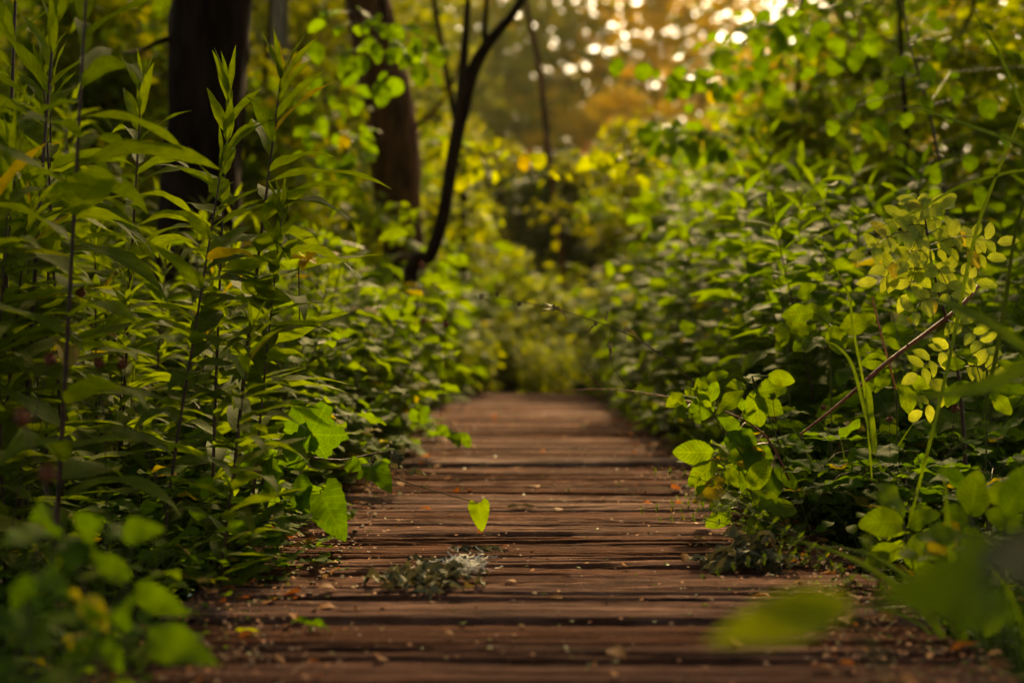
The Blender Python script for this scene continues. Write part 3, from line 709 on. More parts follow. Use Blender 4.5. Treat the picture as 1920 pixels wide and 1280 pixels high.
def scatter(n, fn, tries=40):
    k = 0
    while k < n:
        q = fn()
        if q is None: continue
        yield q; k += 1

def left_edge(y): return WX - WHW
# dense stand on the left
for i in range(95):
    y = rng.uniform(2.5, 6.2); x = WX - WHW - .12 - abs(rng.gauss(0, .75)) - .05 * rng.random()
    if y < 3 and x > -.85: x -= .2
    # height falls off to the right of the stand (as the photo shows)
    px = 990 + x / y * FPX
    if px < -250: continue
    ty = 30 if px < 120 else (30 + (px - 120) * 2.9 if px < 240 else 378)
    if px > 440: ty = 400
    hmax = .6 + (620 - ty) / FPX * y
    s = max(.3, min(1.2, hmax / 1.12 * rng.uniform(.72, 1.0)))
    plant("tall_stalk_plant", rng.choice(GV if y < 4.2 else GLO), (x, y, gz(x, y)), rng.uniform(0, 6.3), s,
          "narrow-leaved stalk in the dense stand left of the boardwalk", "stalk plant", "narrow-leaved stalks of the left stand", rng.gauss(0, .07), rng.gauss(0, .07))
# broad-leaved herbs along the left edge further on
for i in range(100):
    y = rng.uniform(3.2, 11); x = WX - WHW + .02 - abs(rng.gauss(0, .45 + .06 * y))
    px = 990 + x / y * FPX
    if px < 380: continue
    hmax = .45 + (620 - (440 if px > 620 else 420)) / FPX * y - .05
    s = max(.4, min(1.9, hmax / .60 * rng.uniform(.7, 1.08)))
    plant("leafy_herb", rng.choice(BV if y < 4.5 else BLO), (x, y, gz(x, y)), rng.uniform(0, 6.3), s,
          "toothed-leaved herb in the bank left of the boardwalk", "herb", "toothed-leaved herbs of the left bank", rng.gauss(0, .08), rng.gauss(0, .08))
# tall leafy stalks and herbs on the right bank
for i in range(150):
    y = rng.uniform(4.0, 10.5); x = WX + WHW + .10 + abs(rng.gauss(0, .35 + .10 * y))
    px = 990 + x / y * FPX
    if px > 2150: continue
    ty = 500 - max(0, px - 1060) * 1.2 if px < 1310 else 170 + rng.uniform(0, 160)
    hmax = .45 + (620 - ty) / FPX * y
    s = max(.4, min(1.7, hmax / 1.15 * rng.uniform(.75, 1.03)))
    plant("tall_stalk_plant", rng.choice(GRT), (x, y, gz(x, y)), rng.uniform(0, 6.3), s,
          "leafy stalk in the tall stand right of the boardwalk", "stalk plant", "leafy stalks of the right stand", rng.gauss(0, .07), rng.gauss(0, .07))
for i in range(125):
    y = rng.uniform(3.2, 10.5); x = WX + WHW + .02 - .025 * max(0, y - 4) + abs(rng.gauss(0, .3 + .06 * y))
    px = 990 + x / y * FPX
    if px > 2100: continue
    s = rng.uniform(.5, 1.2) * (0.75 + .06 * y)
    if y < 4: s = rng.uniform(.5, .9)
    plant("leafy_herb", rng.choice(BV if y < 4.5 else BLO), (x, y, gz(x, y)), rng.uniform(0, 6.3), s,
          "toothed-leaved herb in the bank right of the boardwalk", "herb", "toothed-leaved herbs of the right bank", rng.gauss(0, .08), rng.gauss(0, .08))
# brambles both sides
for i in range(70):
    side = 1 if i % 2 else -1
    y = rng.uniform(2.6, 6.5); x = WX + side * (WHW + .05 + abs(rng.gauss(0, .25)))
    if side > 0 and y < 3.0: x += .15
    s = rng.uniform(.55, 1.0)
    plant("bramble", rng.choice(RV if y < 4.5 else RLO), (x, y, gz(x, y)), rng.uniform(0, 6.3), s,
          "low bramble with three-part leaves at the %s edge of the boardwalk" % ("right" if side > 0 else "left"), "bramble", "brambles at the %s edge" % ("right" if side > 0 else "left"))
# larger-leaved plants that break up both banks
LV = [v_broad(260, H=.75, ns=4, L=.15, mat='broad', T=T_LOBED, pairs=6, spread=.3), v_broad(261, H=.85, ns=5, L=.16, mat='stand', T=T_OVATE, pairs=7, spread=.35), v_broad(262, H=.7, ns=4, L=.14, mat='bramble', T=T_LOBED + T_HEART, pairs=7, spread=.3)]
for i in range(44):
    side = 1 if i % 3 else -1
    y = rng.uniform(3.5, 8.5); x = WX + side * (WHW + .15 + abs(rng.gauss(0, .35 + .05 * y)))
    if side < 0 and y < 4.6: y += 1.2
    plant("broad_leaved_plant", rng.choice(LV), (x, y, gz(x, y)), rng.uniform(0, 6.3), rng.uniform(.7, 1.1) * (.75 + .06 * y),
          "plant with large lobed or oval leaves in the %s bank" % ("right" if side > 0 else "left"), "plant", "large-leaved plants of the %s bank" % ("right" if side > 0 else "left"))
# beyond the end of the boardwalk: sunlit yellow-green herbs
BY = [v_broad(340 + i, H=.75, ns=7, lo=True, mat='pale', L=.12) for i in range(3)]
for i in range(170):
    y = rng.uniform(10.25, 19); x = rng.uniform(-2.3, 2.6) * y / 14 + .1
    s = rng.uniform(.8, 1.3) * (1 + (y - 10) * .07)
    if y < 11.5: s *= .6
    plant("pale_herb", rng.choice(BY), (x, y, gz(x, y)), rng.uniform(0, 6.3), s,
          "yellow-green herb in the sunlit patch beyond the end of the boardwalk", "pale herb", "herbs beyond the end of the boardwalk")
for i in range(60):
    y = rng.uniform(10.4, 13.5); x = rng.uniform(-1.0, 1.1); s = rng.uniform(.45, .75) * (1 + (y - 10.4) * .15)
    plant("pale_herb", rng.choice(BY), (x, y, gz(x, y)), rng.uniform(0, 6.3), s, "low bright herb closing the gap at the boardwalk's end", "pale herb", "low herbs at the boardwalk's end")
# low cover between, uncountable
def ground_cover():
    g = Geo(); r = random.Random(31)
    for i in range(5200):
        y = r.uniform(1.4, 12); side = r.choice((-1, 1)); x = WX + side * (WHW - .10 * r.random() ** 2 + abs(r.gauss(0, .55 + .1 * y)))
        z = gz(x, y) if abs(x - WX) > WHW else 0.0
        for k in range(3):
            put(g, r.choice(T_OVATE_LO), (x + r.gauss(0, .03), y + r.gauss(0, .03), z + r.uniform(.02, .16)), sph(r.uniform(0, 6.3), r.uniform(-.2, .6)), r.uniform(.025, .06), r, roll=r.uniform(-.4, .4))
    tag(part("ground_cover", g.mesh("ground_cover", M['broad'])), "low small-leaved ground cover under the herbs beside the boardwalk", "ground cover", kind="stuff")
ground_cover()

# ================================================================== NEAR DETAIL
def hero_obj(name, label, cat, parts, group=None, kind=None):
    """parts: list of (part name, Geo, material) in world space; the root sits at the first vertex"""
    v0 = parts[0][1].V[0][0]; b = Vector((float(v0[0]), float(v0[1]), float(v0[2])))
    for pn, g, m in parts:
        for a in g.V: a -= np.array(b, np.float32)
    if len(parts) == 1:
        o = part(name, parts[0][1].mesh(name, M[parts[0][2]])); o.location = b
        return tag(o, label, cat, group, kind)
    r = root(name, b, 0, 1, label, cat, group)
    for pn, g, m in parts: part(pn, g.mesh(pn, M[m]), r)
    return r
TOCAM = Vector((0, -1, .35)).normalized()

def pinnate(st, fo, p, d, rng, L, n=4, ll=.038, up=TOCAM):
    d = Vector(d).normalized(); e = p + d * L; sag = Vector((0, 0, -.12 * L))
    pts = spline([p, p.lerp(e, .5) - sag * .5, e + sag], 6)
    tube(st, pts, [.0011, .001, .001, .0009, .0008, .0007, .0006], 4, cap=False)
    s = d.cross(Vector(up)).normalized()
    for i in range(n):
        q = pts[min(6, int((i + 1.2) / (n + .6) * 6))]
        for sg in (1, -1):
            put(fo, rng.choice(T_SMALL), q, s * sg + d * .45 + Vector((0, 0, rng.uniform(-.2, .2))), ll * rng.uniform(.75, 1.1) * (1.1 - .35 * abs(i / n - .5)), rng, up=up, roll=rng.uniform(-.4, .4))
    put(fo, rng.choice(T_SMALL), pts[-1], d + sag * 3, ll * 1.05, rng, up=up)

def right_shrub():
    r = random.Random(8); st = Geo(); fo = Geo()
    main = spline([P(1812, 900, 3.05), P(1803, 760, 3.05), P(1790, 660, 3.05), P(1772, 590, 3.0), P(1748, 500, 3.0), P(1736, 420, 3.0), P(1730, 385, 3.0)], 24)
    tube(st, main, [.0048 * (1 - i / 34) for i in range(25)], 8)
    dirs = []
    for (ax, ay, bx, by) in [(1736, 422, 1655, 440), (1736, 430, 1690, 400), (1738, 440, 1800, 425), (1742, 470, 1850, 470), (1742, 470, 1660, 490), (1740, 455, 1700, 540), (1748, 505, 1645, 515),
                             (1750, 510, 1830, 520), (1735, 400, 1770, 385), (1733, 392, 1715, 372), (1765, 560, 1700, 580), (1738, 440, 1620, 455), (1742, 460, 1870, 440), (1738, 430, 1700, 480), (1745, 490, 1790, 560), (1775, 600, 1850, 640), (1795, 690, 1860, 690), (1790, 650, 1720, 690), (1798, 720, 1730, 760)]:
        a = P(ax, ay, 3.0); b = P(bx, by, 3.0 + r.uniform(-.12, .12)); d = b - a
        pinnate(st, fo, a, d, r, d.length, r.choice([3, 4, 4]), .043)
    hero_obj("pinnate_shrub", "young shrub with small paired pale leaflets on a thin dark stem at right", "shrub", [("stem", st, 'stem'), ("foliage", fo, 'young')])
    st = Geo()
    tube(st, spline([P(1500, 815, 2.95), P(1580, 752, 2.95), P(1660, 682, 2.95), P(1740, 622, 2.98), P(1800, 575, 3.0), P(1842, 528, 3.05)], 24), [.0022 + .0022 * min(1, i / 8) for i in range(25)], 8, rough=.06)
    for k, (x, y) in enumerate([(1625, 712), (1700, 650), (1770, 598)]):
        b = P(x, y, 2.95); tube(st, [b, b + Vector((.004, -.004, .012))], [.0022, .0004], 5)
    hero_obj("red_cane", "reddish leaning cane crossing below the pinnate shrub", "cane", [("cane", st, 'redstem')])
    st = Geo(); tube(st, spline([P(1680, 730, 2.97), P(1664, 670, 2.97), P(1648, 610, 2.97), P(1635, 556, 2.97)], 8), .0019, 6)
    hero_obj("orange_stalk", "bare straight orange stalk standing beside the reddish cane", "stalk", [("stalk", st, 'orangestem')])
right_shrub()

def arches():
    r = random.Random(12); st = Geo(); fo = Geo()
    p = spline([P(1480, 900, 3.1), P(1445, 830, 3.1), P(1400, 790, 3.15), P(1330, 762, 3.2), P(1240, 742, 3.3), P(1150, 730, 3.4), P(1052, 732, 3.5)], 26)
    tube(st, p, [.0028 * (1 - i / 40) for i in range(27)], 7)
    tube(st, [P(1127, 728, 3.42), P(1108, 705, 3.42), P(1087, 676, 3.42)], [.0015, .0012, .0006], 5)
    for (ax, ay, bx, by, L, n) in [(1338, 765, 1318, 728, .065, 3), (1320, 762, 1282, 716, .06, 3), (1300, 755, 1260, 790, .06, 3), (1400, 790, 1360, 840, .07, 3), (1385, 780, 1425, 740, .05, 3), (1430, 815, 1395, 880, .07, 3), (1440, 830, 1330, 860, .075, 3), (1455, 850, 1440, 930, .085, 3)]:
        a = P(ax, ay, 3.2); b = P(bx, by, 3.1)
        leaflet_leaf(st, fo, a, (b - a), r, L, n, T_OVATE, up=TOCAM)
    hero_obj("bramble_arch", "long thorny bramble shoot arching low over the boardwalk from the right", "bramble", [("cane", st, 'redstem'), ("foliage", fo, 'bramble')])
    st = Geo(); fo = Geo()
    p = spline([P(1420, 900, 3.4), P(1345, 775, 3.4), P(1282, 697, 3.4), P(1240, 665, 3.4), P(1180, 628, 3.4), P(1110, 600, 3.4), P(1040, 579, 3.4), P(960, 562, 3.4), P(903, 551, 3.4)], 34)
    tube(st, p, [.0022 * (1 - i / 46) for i in range(35)], 6)
    for (x, y, bx, by, L) in [(1045, 578, 1010, 580, .05), (1040, 577, 1050, 585, .045), (1042, 575, 1025, 570, .04), (1120, 603, 1098, 622, .045), (1140, 640, 1144, 690, .06), (1165, 618, 1200, 635, .06), (905, 551, 900, 562, .018), (930, 556, 935, 548, .016), (1138, 602, 1140, 588, .035), (975, 566, 972, 575, .015)]:
        a = P(x, y, 3.39); b = P(bx, by, 3.38)
        put(fo, r.choice(T_CURL[3:]) if L > .03 else T_SMALL[0], a, b - a, L, r, up=TOCAM, wide=1.3)
    tube(st, spline([P(1150, 612, 3.4), P(1143, 630, 3.39), P(1150, 690, 3.39), P(1195, 745, 3.39)], 6), .0008, 4, cap=False)
    hero_obj("withered_twig", "dark bare twig with a few shrivelled leaves reaching over the boardwalk", "twig", [("twig", st, 'stem'), ("leaves", fo, 'wilt')])
arches()

def lobed_vine():
    r = random.Random(4); st = Geo(); fo = Geo(); wi = Geo()
    p = spline([P(470, 960, 2.9), P(505, 885, 2.9), P(560, 858, 2.9), P(640, 862, 2.95), P(700, 850, 3.0), P(745, 845, 3.0)], 20)
    tube(st, p, [.003 * (1 - i / 30) for i in range(21)], 7)
    for (ax, ay, bx, by, L, T, ro) in [(560, 858, 600, 780, .185, T_LOBED[0], .2), (600, 862, 545, 830, .14, T_LOBED[1], -.3), (590, 900, 640, 1000, .17, T_HEART[0], .1), (560, 870, 575, 960, .13, T_OVATE[1], .5),
                                   (690, 860, 745, 940, .095, T_HEART[0], -.2), (700, 852, 690, 905, .085, T_LOBED[2], .3), (470, 900, 530, 880, .12, T_LOBED[2], .1), (640, 862, 680, 880, .08, T_OVATE[0], .2), (505, 890, 470, 850, .12, T_LOBED[1], 0)]:
        a = P(ax, ay, 2.93); b = P(bx, by, 2.86); v = b - a
        e = a + v.normalized() * v.length * .25
        tube(st, [a, e], .0012, 4, cap=False)
        put(fo, T, e, v, L * .72, r, up=TOCAM, roll=ro, tint=r.uniform(.05, .5))
    a = P(735, 845, 2.98)
    for q in range(3): put(wi, T_CURL[q], a, (P(755 + 8 * q, 895, 2.98) - a), .06, r, up=TOCAM, wide=2)
    put(wi, T_CURL[3], P(765, 885, 2.98), P(812, 895, 2.98) - P(765, 885, 2.98), .05, r, up=TOCAM, wide=1.8)
    hero_obj("lobed_vine", "vine with large lobed and toothed leaves hanging over the boardwalk's left edge", "vine", [("stem", st, 'stem'), ("foliage", fo, 'bramble'), ("withered_leaves", wi, 'wilt')])
    st = Geo(); fo = Geo()
    tube(st, spline([P(690, 870, 2.98), P(745, 898, 2.98), P(820, 922, 2.97), P(896, 942, 2.96)], 10), .0009, 5)
    put(fo, T_HEART[0], P(897, 943, 2.96), P(904, 998, 2.95) - P(897, 943, 2.96), .060, r, up=TOCAM, tint=.9, wide=1.0)
    hero_obj("heart_leaf_tendril", "single bright heart-shaped leaf hanging from a thin tendril above the planks", "leaf", [("tendril", st, 'gstem'), ("leaf", fo, 'stand')])
    # small twig of leaves over the boardwalk further back
    st = Geo(); fo = Geo()
    tube(st, spline([P(760, 790, 4.6), P(820, 800, 4.5), P(865, 812, 4.4), P(890, 850, 4.4)], 8), .0012, 4)
    for (ax, ay, bx, by, L) in [(840, 805, 870, 850, .075), (865, 812, 895, 855, .06), (820, 800, 850, 820, .06), (790, 795, 810, 745, .07), (780, 790, 770, 760, .06)]:
        a = P(ax, ay, 4.45); put(fo, T_OVATE[0], a, P(bx, by, 4.4) - a, L, r, up=TOCAM, roll=r.uniform(-.6, .6))
    hero_obj("leafy_twig", "small twig with half dark leaves poking over the planks from the left", "twig", [("stem", st, 'stem'), ("foliage", fo, 'bramble')])
lobed_vine()

def yellow_leaves():
    r = random.Random(41); st = Geo(); fo = Geo()
    tube(st, [P(562, 640, 3.15), P(560, 500, 3.15), P(572, 480, 3.15)], .0015, 5)
    for (x, y, L) in [(535, 455, .05), (560, 498, .06), (612, 480, .07), (595, 450, .06), (585, 500, .05)]:
        a = P(572, 480, 3.15); put(fo, T_LOBED[1], a, P(x, y, 3.0) - a, L, r, up=TOCAM, roll=r.uniform(-.5, .5))
    hero_obj("yellowing_herb", "herb topped by a few bright yellow lobed leaves left of the boardwalk", "herb", [("stem", st, 'stem'), ("leaves", fo, 'yellow')])
yellow_leaves()

# seed heads on thin stems
def v_seed():
    st = Geo(); hd = Geo(); r = random.Random(3)
    tube(st, spline([(0, 0, -.3), (.006, 0, -.15), (0, 0, 0)], 6), .0009, 5)
    m = 8
    for i in range(m):
        pass
    pts = [(0, 0, -.002 + .016 * i / 8) for i in range(9)]
    tube(hd, pts, [.002 + .0075 * math.sin(math.pi * (i + .4) / 9) for i in range(9)], 10, rough=.5, seed=2)
    for i in range(26):
        put(hd, T_TREE[0], (0, 0, .006), sph(r.uniform(0, 6.3), r.uniform(-.2, 1.3)), .017 * r.uniform(.7, 1.1), r, wide=.45)
    return [("stem", st.mesh("stem", M['stem'])), ("seed_head", hd.mesh("seed_head", M['seed']))]
SV = v_seed()
for i, (x, y, d, s, wh) in enumerate([(150, 555, 2.5, .9, "in front of the tallest stalk"), (186, 688, 2.4, .9, "low left of the pair among the tall stalks"), (232, 690, 2.4, .9, "right one of the low pair among the tall stalks"), (92, 682, 2.2, 1, "beside the leftmost dark stems"),
        (45, 795, 1.7, 1.1, "blurred at the lower left"), (790, 498, 4.0, .8, "below the forked sapling"), (793, 605, 4, .7, "left of the dark one over the boardwalk's end"), (836, 612, 3.9, .9, "darkest, hanging over the boardwalk's end"),
        (1449, 748, 3.1, .8, "below the star-shaped leaf cluster"), (1790, 772, 3.0, .9, "at the foot of the pinnate shrub"), (1545, 768, 3.05, .7, "left of the reddish cane's foot"), (1668, 790, 3, .7, "below the reddish cane"), (88, 900, 1.6, 1.0, "above the blurred near leaves"), (480, 885, 2.6, .8, "beside the lobed vine")]):
    p = P(x, y, d); plant("seed_head", SV, p, i, s, "dry reddish seed head " + wh, "seed head", "dry seed heads", rx=.3 * math.sin(i * 2), ry=.3 * math.cos(i * 3))

# long grass blades and reeds, upper right
def reed(pxs, w_, label, mat='grass', flat=True):
    g = Geo(); pts = spline([P(*q) for q in pxs], 22); V = []; U = []
    for i, p in enumerate(pts):
        t = i / 22; d = (pts[min(i + 1, 22)] - pts[max(i - 1, 0)]).normalized()
        s = d.cross(Vector((.2, -1, .3))).normalized(); k = w_ / 2 / FPX * pxs[0][2] * (min(1, t * 4 + .5)) * (1 - t ** 3) + .0003
        n_ = s.cross(d)
        for q in (-1, 0, 1): V.append(tuple(p + s * k * q - n_ * k * .5 * (q == 0))); U.append((.5 + q * .5, t))
    g.add(V, grid_faces(23, 3), U, .6)
    return hero_obj("reed_grass", label, "grass", [("blade", g, mat)])
reed([(1990, 300, 2.4), (1920, 272, 2.4), (1830, 240, 2.45), (1750, 212, 2.5), (1690, 197, 2.5)], 9, "long dark grass blade pointing left at the upper right")
reed([(2000, 420, 2.5), (1925, 220, 2.5), (1880, 115, 2.5), (1850, 60, 2.5), (1820, 14, 2.5)], 8, "yellowish grass blade reaching into the top right corner")
reed([(1700, 1000, 2.6), (1770, 720, 2.6), (1826, 450, 2.6), (1880, 300, 2.6), (1925, 190, 2.6), (1950, 80, 2.6)], 7, "tall upright reed crossing the other blades at right")
reed([(1990, 318, 2.6), (1900, 322, 2.6), (1800, 350, 2.6), (1720, 395, 2.6), (1640, 428, 2.6)], 6, "arching grass stem above the pinnate shrub")
reed([(1635, 900, 2.9), (1622, 740, 2.9), (1600, 620, 2.9), (1588, 545, 2.9), (1540, 470, 2.95), (1495, 430, 3.0)], 5, "slender grass stalk standing left of the reddish cane")
reed([(1840, 800, 2.6), (1880, 600, 2.6), (1905, 430, 2.6), (1940, 330, 2.6)], 8, "thin dark grass stalk near the right frame edge", 'dark')
reed([(1628, 800, 2.8), (1600, 690, 2.8), (1570, 650, 2.8), (1545, 640, 2.8)], 7, "short bent grass leaf left of the reddish cane's middle")
reed([(1640, 850, 2.85), (1632, 780, 2.85), (1628, 735, 2.85), (1620, 712, 2.85)], 16, "short upright grass leaf in front of the reddish cane")
reed([(2000, 640, 1.6), (1900, 700, 1.6), (1800, 735, 1.65), (1690, 745, 1.7)], 30, "broad blurred grass leaf low at the right frame edge")
reed([(1990, 700, 1.9), (1860, 610, 1.9), (1780, 570, 1.95), (1720, 560, 2.0)], 22, "blurred grass leaf in front of the pinnate shrub's stem")

# round-leaved sapling at upper right
def round_sapling():
    r = random.Random(15); st = Geo(); fo = Geo()
    main = spline([P(1790, 700, 4.8), P(1775, 400, 4.8), P(1740, 200, 4.8), P(1700, 60, 4.8), P(1690, -80, 4.8)], 20); tube(st, main, [.007 * (1 - i / 30) for i in range(21)], 7)
    for (x, y, s) in [(1687, 140, .085), (1735, 150, .07), (1795, 190, .075), (1845, 217, .08), (1730, 210, .07), (1740, 340, .07), (1640, 250, .08), (1620, 260, .07), (1770, 235, .06), (1560, 255, .06), (1820, 320, .07), (1690, 300, .06), (1880, 280, .06), (1720, 80, .06), (1760, 110, .06), (1650, 180, .055), (1600, 320, .06), (1840, 380, .07), (1700, 380, .07), (1590, 210, .05)]:
        b = min(main, key=lambda q: (q - P(x, y - 30, 4.8)).length); e = P(x, y - 30, 4.8 + r.uniform(-.15, .15))
        tube(st, spline([b, b.lerp(e, .6) + Vector((0, 0, .02)), e], 4), .0015, 4, cap=False)
        put(fo, r.choice(T_ROUND + T_OVATE), e, Vector((r.uniform(-.5, .5), -.3, -1)), s * r.uniform(.8, 1.3), r, up=TOCAM, roll=r.uniform(-.5, .5))
    for i in range(40):
        k = r.randrange(6, 21); a = sph(r.uniform(0, 6.3), r.uniform(-.1, .5)); b = main[k]; e = b + a * r.uniform(.1, .5)
        tube(st, [b, e], .0013, 3, cap=False); put(fo, r.choice(T_ROUND + T_OVATE), e, a + Vector((0, 0, -.7)), .075 * r.uniform(.7, 1.1), r, roll=r.uniform(-.6, .6))
    hero_obj("round_leaved_sapling", "sapling with round light green leaves at the upper right", "sapling", [("stem", st, 'stem'), ("foliage", fo, 'bramble')])
round_sapling()

# leafy sprays hanging across the leaning trunk and beside the sapling
def spray(pts, leaves, L, d, label, mat='bramble', name="hanging_spray"):
    r = random.Random(int(leaves[0][0])); st = Geo(); fo = Geo()
    sp = spline([P(x, y, d) for x, y in pts], 12); tube(st, sp, .004, 5)
    for x, y in leaves:
        e = P(x, y - 20, d + r.uniform(-.2, .1)); b = min(sp, key=lambda q: (q - e).length)
        tube(st, [b, e], .0016, 3, cap=False)
        put(fo, r.choice(T_ROUND + T_OVATE + T_HEART + T_OVATE), e, Vector((r.uniform(-.4, .4), -.3, -.9)), L * r.uniform(.45, 1.05), r, up=TOCAM, roll=r.uniform(-.6, .6), wide=1.1)
    for i in range(len(leaves) * 2):
        b = r.choice(sp[3:]); e = b + sph(r.uniform(0, 6.3), r.uniform(-.7, .4)) * L * r.uniform(.5, 1.8)
        tube(st, [b, e], .0014, 3, cap=False)
        put(fo, r.choice(T_OVATE + T_ROUND), e, (e - b).normalized() + Vector((0, 0, -.5)), L * r.uniform(.4, .85), r, roll=r.uniform(-.9, .9))
    hero_obj(name, label, "branch", [("twig", st, 'stem'), ("foliage", fo, mat)])
spray([(640, -40), (668, 40), (720, 80), (800, 95)], [(715, 65), (690, 90), (745, 65), (700, 105), (735, 110), (760, 125), (670, 125), (788, 140), (715, 175), (705, 100), (780, 100), (740, 90), (810, 100), (655, 130)], .13, 6.2, "leafy spray hanging across the upper leaning trunk")
spray([(600, 60), (610, 200), (640, 260), (660, 300)], [(650, 275), (600, 240), (620, 200), (660, 310), (590, 170), (640, 225), (575, 280), (610, 300), (668, 200), (585, 100), (560, 210), (640, 330), (600, 340)], .12, 6.8, "leafy spray hanging left of the leaning trunk")
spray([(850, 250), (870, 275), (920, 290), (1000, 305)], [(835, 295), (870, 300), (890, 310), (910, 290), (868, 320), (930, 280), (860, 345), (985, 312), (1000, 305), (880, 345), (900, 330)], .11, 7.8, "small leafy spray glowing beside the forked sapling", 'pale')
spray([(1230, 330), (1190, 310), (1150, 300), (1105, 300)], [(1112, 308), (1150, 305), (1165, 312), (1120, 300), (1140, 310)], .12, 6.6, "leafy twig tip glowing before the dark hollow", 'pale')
spray([(1500, 120), (1400, 140), (1300, 150), (1210, 150)], [(1230, 150), (1260, 160), (1290, 170), (1340, 160), (1200, 140), (1160, 130), (1310, 150), (1370, 165), (1400, 150), (1440, 170), (1270, 145), (1420, 130), (1350, 185)], .13, 7.2, "drooping leafy branch below the golden glow")
spray([(1560, 20), (1500, 60), (1440, 60), (1400, 40)], [(1420, 60), (1460, 75), (1500, 80), (1540, 60), (1480, 50), (1440, 40), (1520, 110), (1560, 90), (1590, 60), (1610, 110), (1570, 130), (1630, 80)], .14, 6.6, "dark green leafy branch crossing the golden glow")
spray([(1380, 270), (1320, 250), (1250, 250), (1200, 265)], [(1215, 270), (1250, 260), (1280, 265), (1240, 285), (1310, 260), (1340, 280), (1200, 260), (1290, 290), (1270, 245), (1360, 300), (1225, 250)], .13, 6.6, "leafy branch tip above the right bank's tall stalks")

# fern
p = P(1560, 960, 3.1); plant("fern", v_fern(61), (p.x, p.y, gz(p.x, p.y) + .03), .4, .95, "feathery green fern low beneath the reddish cane", "fern", None)
# star-shaped clusters of big leaflets, right bank
def rosette(px, py, d, L, label, n=6, mat='broad', seed=0, spread=1.0):
    r = random.Random(seed + px); st = Geo(); fo = Geo(); c = P(px, py, d); bx = max(c.x + .02, WX + WHW + .05) if c.y < 8 else c.x; b = Vector((bx, c.y + .10, gz(bx, c.y)))
    tube(st, spline([b, b.lerp(c, .6) + Vector((.01, .02, 0)), c], 8), .0018, 5)
    for i in range(n + 2):
        a = i * 6.283 / (n + 2) * 1.0 + r.uniform(-.45, .45); v = Vector((math.cos(a), r.uniform(-.7, .3), math.sin(a) * .5 + r.uniform(-.1, .3)))
        e = c + v * L * r.uniform(.1, .75) + Vector((0, 0, r.uniform(-.7, .2) * L))
        tube(st, [c.lerp(b, .06 * (i % 3)), e], .0010, 4, cap=False)
        put(fo, r.choice(T_OVATE), e, v + Vector((0, 0, -.35)), L * r.uniform(.6, 1.15), r, up=Vector((r.uniform(-.4, .4), -1, r.uniform(.3, 1.2))), roll=r.uniform(-.5, .5))
    hero_obj("leafy_herb", label, "herb", [("stem", st, 'gstem'), ("foliage", fo, mat)])
rosette(1410, 705, 3.1, .078, "herb with a star of six broad leaves beside the long bramble shoot")
rosette(1300, 722, 3.1, .045, "small three-leaved herb at the tip of the low bramble leaves", 5)
rosette(1555, 608, 3.4, .085, "herb with broad leaves rising left of the orange stalk", 6)
rosette(1470, 585, 3.6, .09, "herb with pointed leaves behind the star-shaped one", 7)
rosette(1370, 840, 3.2, .08, "herb with large round leaves leaning over the boardwalk's right edge", 7)
rosette(1340, 855, 3.3, .065, "low herb touching the boardwalk beneath the large round leaves", 6)
rosette(1400, 915, 3.0, .075, "lobed low herb spilling onto the planks at right", 6)
rosette(1680, 700, 3.05, .07, "herb with bluish round leaves just behind the reddish cane", 6)
rosette(1850, 690, 2.9, .075, "herb with oval leaves right of the pinnate shrub's foot", 5)
rosette(1700, 1000, 2.35, .075, "broad-leaved herb over the lower right edge of the planks", 6)
rosette(1820, 950, 2.3, .08, "broad-leaved herb near the lower right frame corner", 6)
rosette(1700, 990, 2.5, .07, "broad-leaved herb at the moss on the right plank ends", 5)
rosette(1880, 1010, 2.0, .10, "leafy herb behind the dark blurred leaf at lower right", 5)
# low fine weeds at the right edge
for i in range(70):
    y = rng.uniform(2.4, 4.6); x = WX + WHW + rng.uniform(-.06, .65)
    plant("bedstraw", rng.choice(CV), (x, y, -.02 if x < WX + WHW else gz(x, y)), rng.uniform(0, 6.3), rng.uniform(.5, 1.1), "thin trailing bedstraw with tiny whorled leaves at the right plank ends", "weed", "bedstraw along the right plank ends")
GRV = [v_grass(70 + i) for i in range(3)]
for i in range(40):
    side = rng.choice((-1, 1, 1)); y = rng.uniform(2.0, 7); x = WX + side * (WHW + .08 + abs(rng.gauss(0, .3)))
    o = part("grass_tuft", rng.choice(GRV)); o.location = (x, y, gz(x, y)); o.rotation_euler = (0, 0, rng.uniform(0, 6.3)); o.scale = [rng.uniform(.7, 1.5)] * 3
    tag(o, "tuft of thin grass in the bank %s of the boardwalk" % ("left" if side < 0 else "right"), "grass tuft", "grass tufts %s" % ("left" if side < 0 else "right"))

# blurred leaves close to the lens
def near_leaves(leaves, d, label, mat, T=None, group=None, stem=None, name="near_plant", wide=1.0):
    r = random.Random(int(leaves[0][0] * 7)); st = Geo(); fo = Geo()
    b = P(stem[0], stem[1], d); tube(st, spline([b, P(leaves[0][0], leaves[0][1], d)], 5), .0016, 5)
    for (ax, ay, bx, by, L, *tt) in leaves:
        a = P(ax, ay, d + r.uniform(-.03, .05)); e = P(bx, by, d - .03)
        tube(st, [b.lerp(a, .7), a], .001, 4, cap=False)
        put(fo, r.choice(T or T_POINT), a, e - a, (e - a).length * L, r, up=TOCAM, roll=r.uniform(-.6, .6), tint=tt[0] if tt else None, wide=wide)
    hero_obj(name, label, "leaves", [("stem", st, 'gstem'), ("foliage", fo, mat)], group)
near_leaves([(1580, 1130, 1320, 1200, 1.0, .9), (1600, 1135, 1400, 1140, 1.0, .8)], .92, "out-of-focus slender green leaf floating over the planks at lower right", 'pale', [T_LANCE[0], T_LANCE[3]], stem=(1800, 1500), wide=1.9)
near_leaves([(1850, 1060, 1655, 1125, 1.0, .6)], .90, "large grey-green out-of-focus leaf at lower right", 'fern', stem=(1950, 1500), wide=.8)
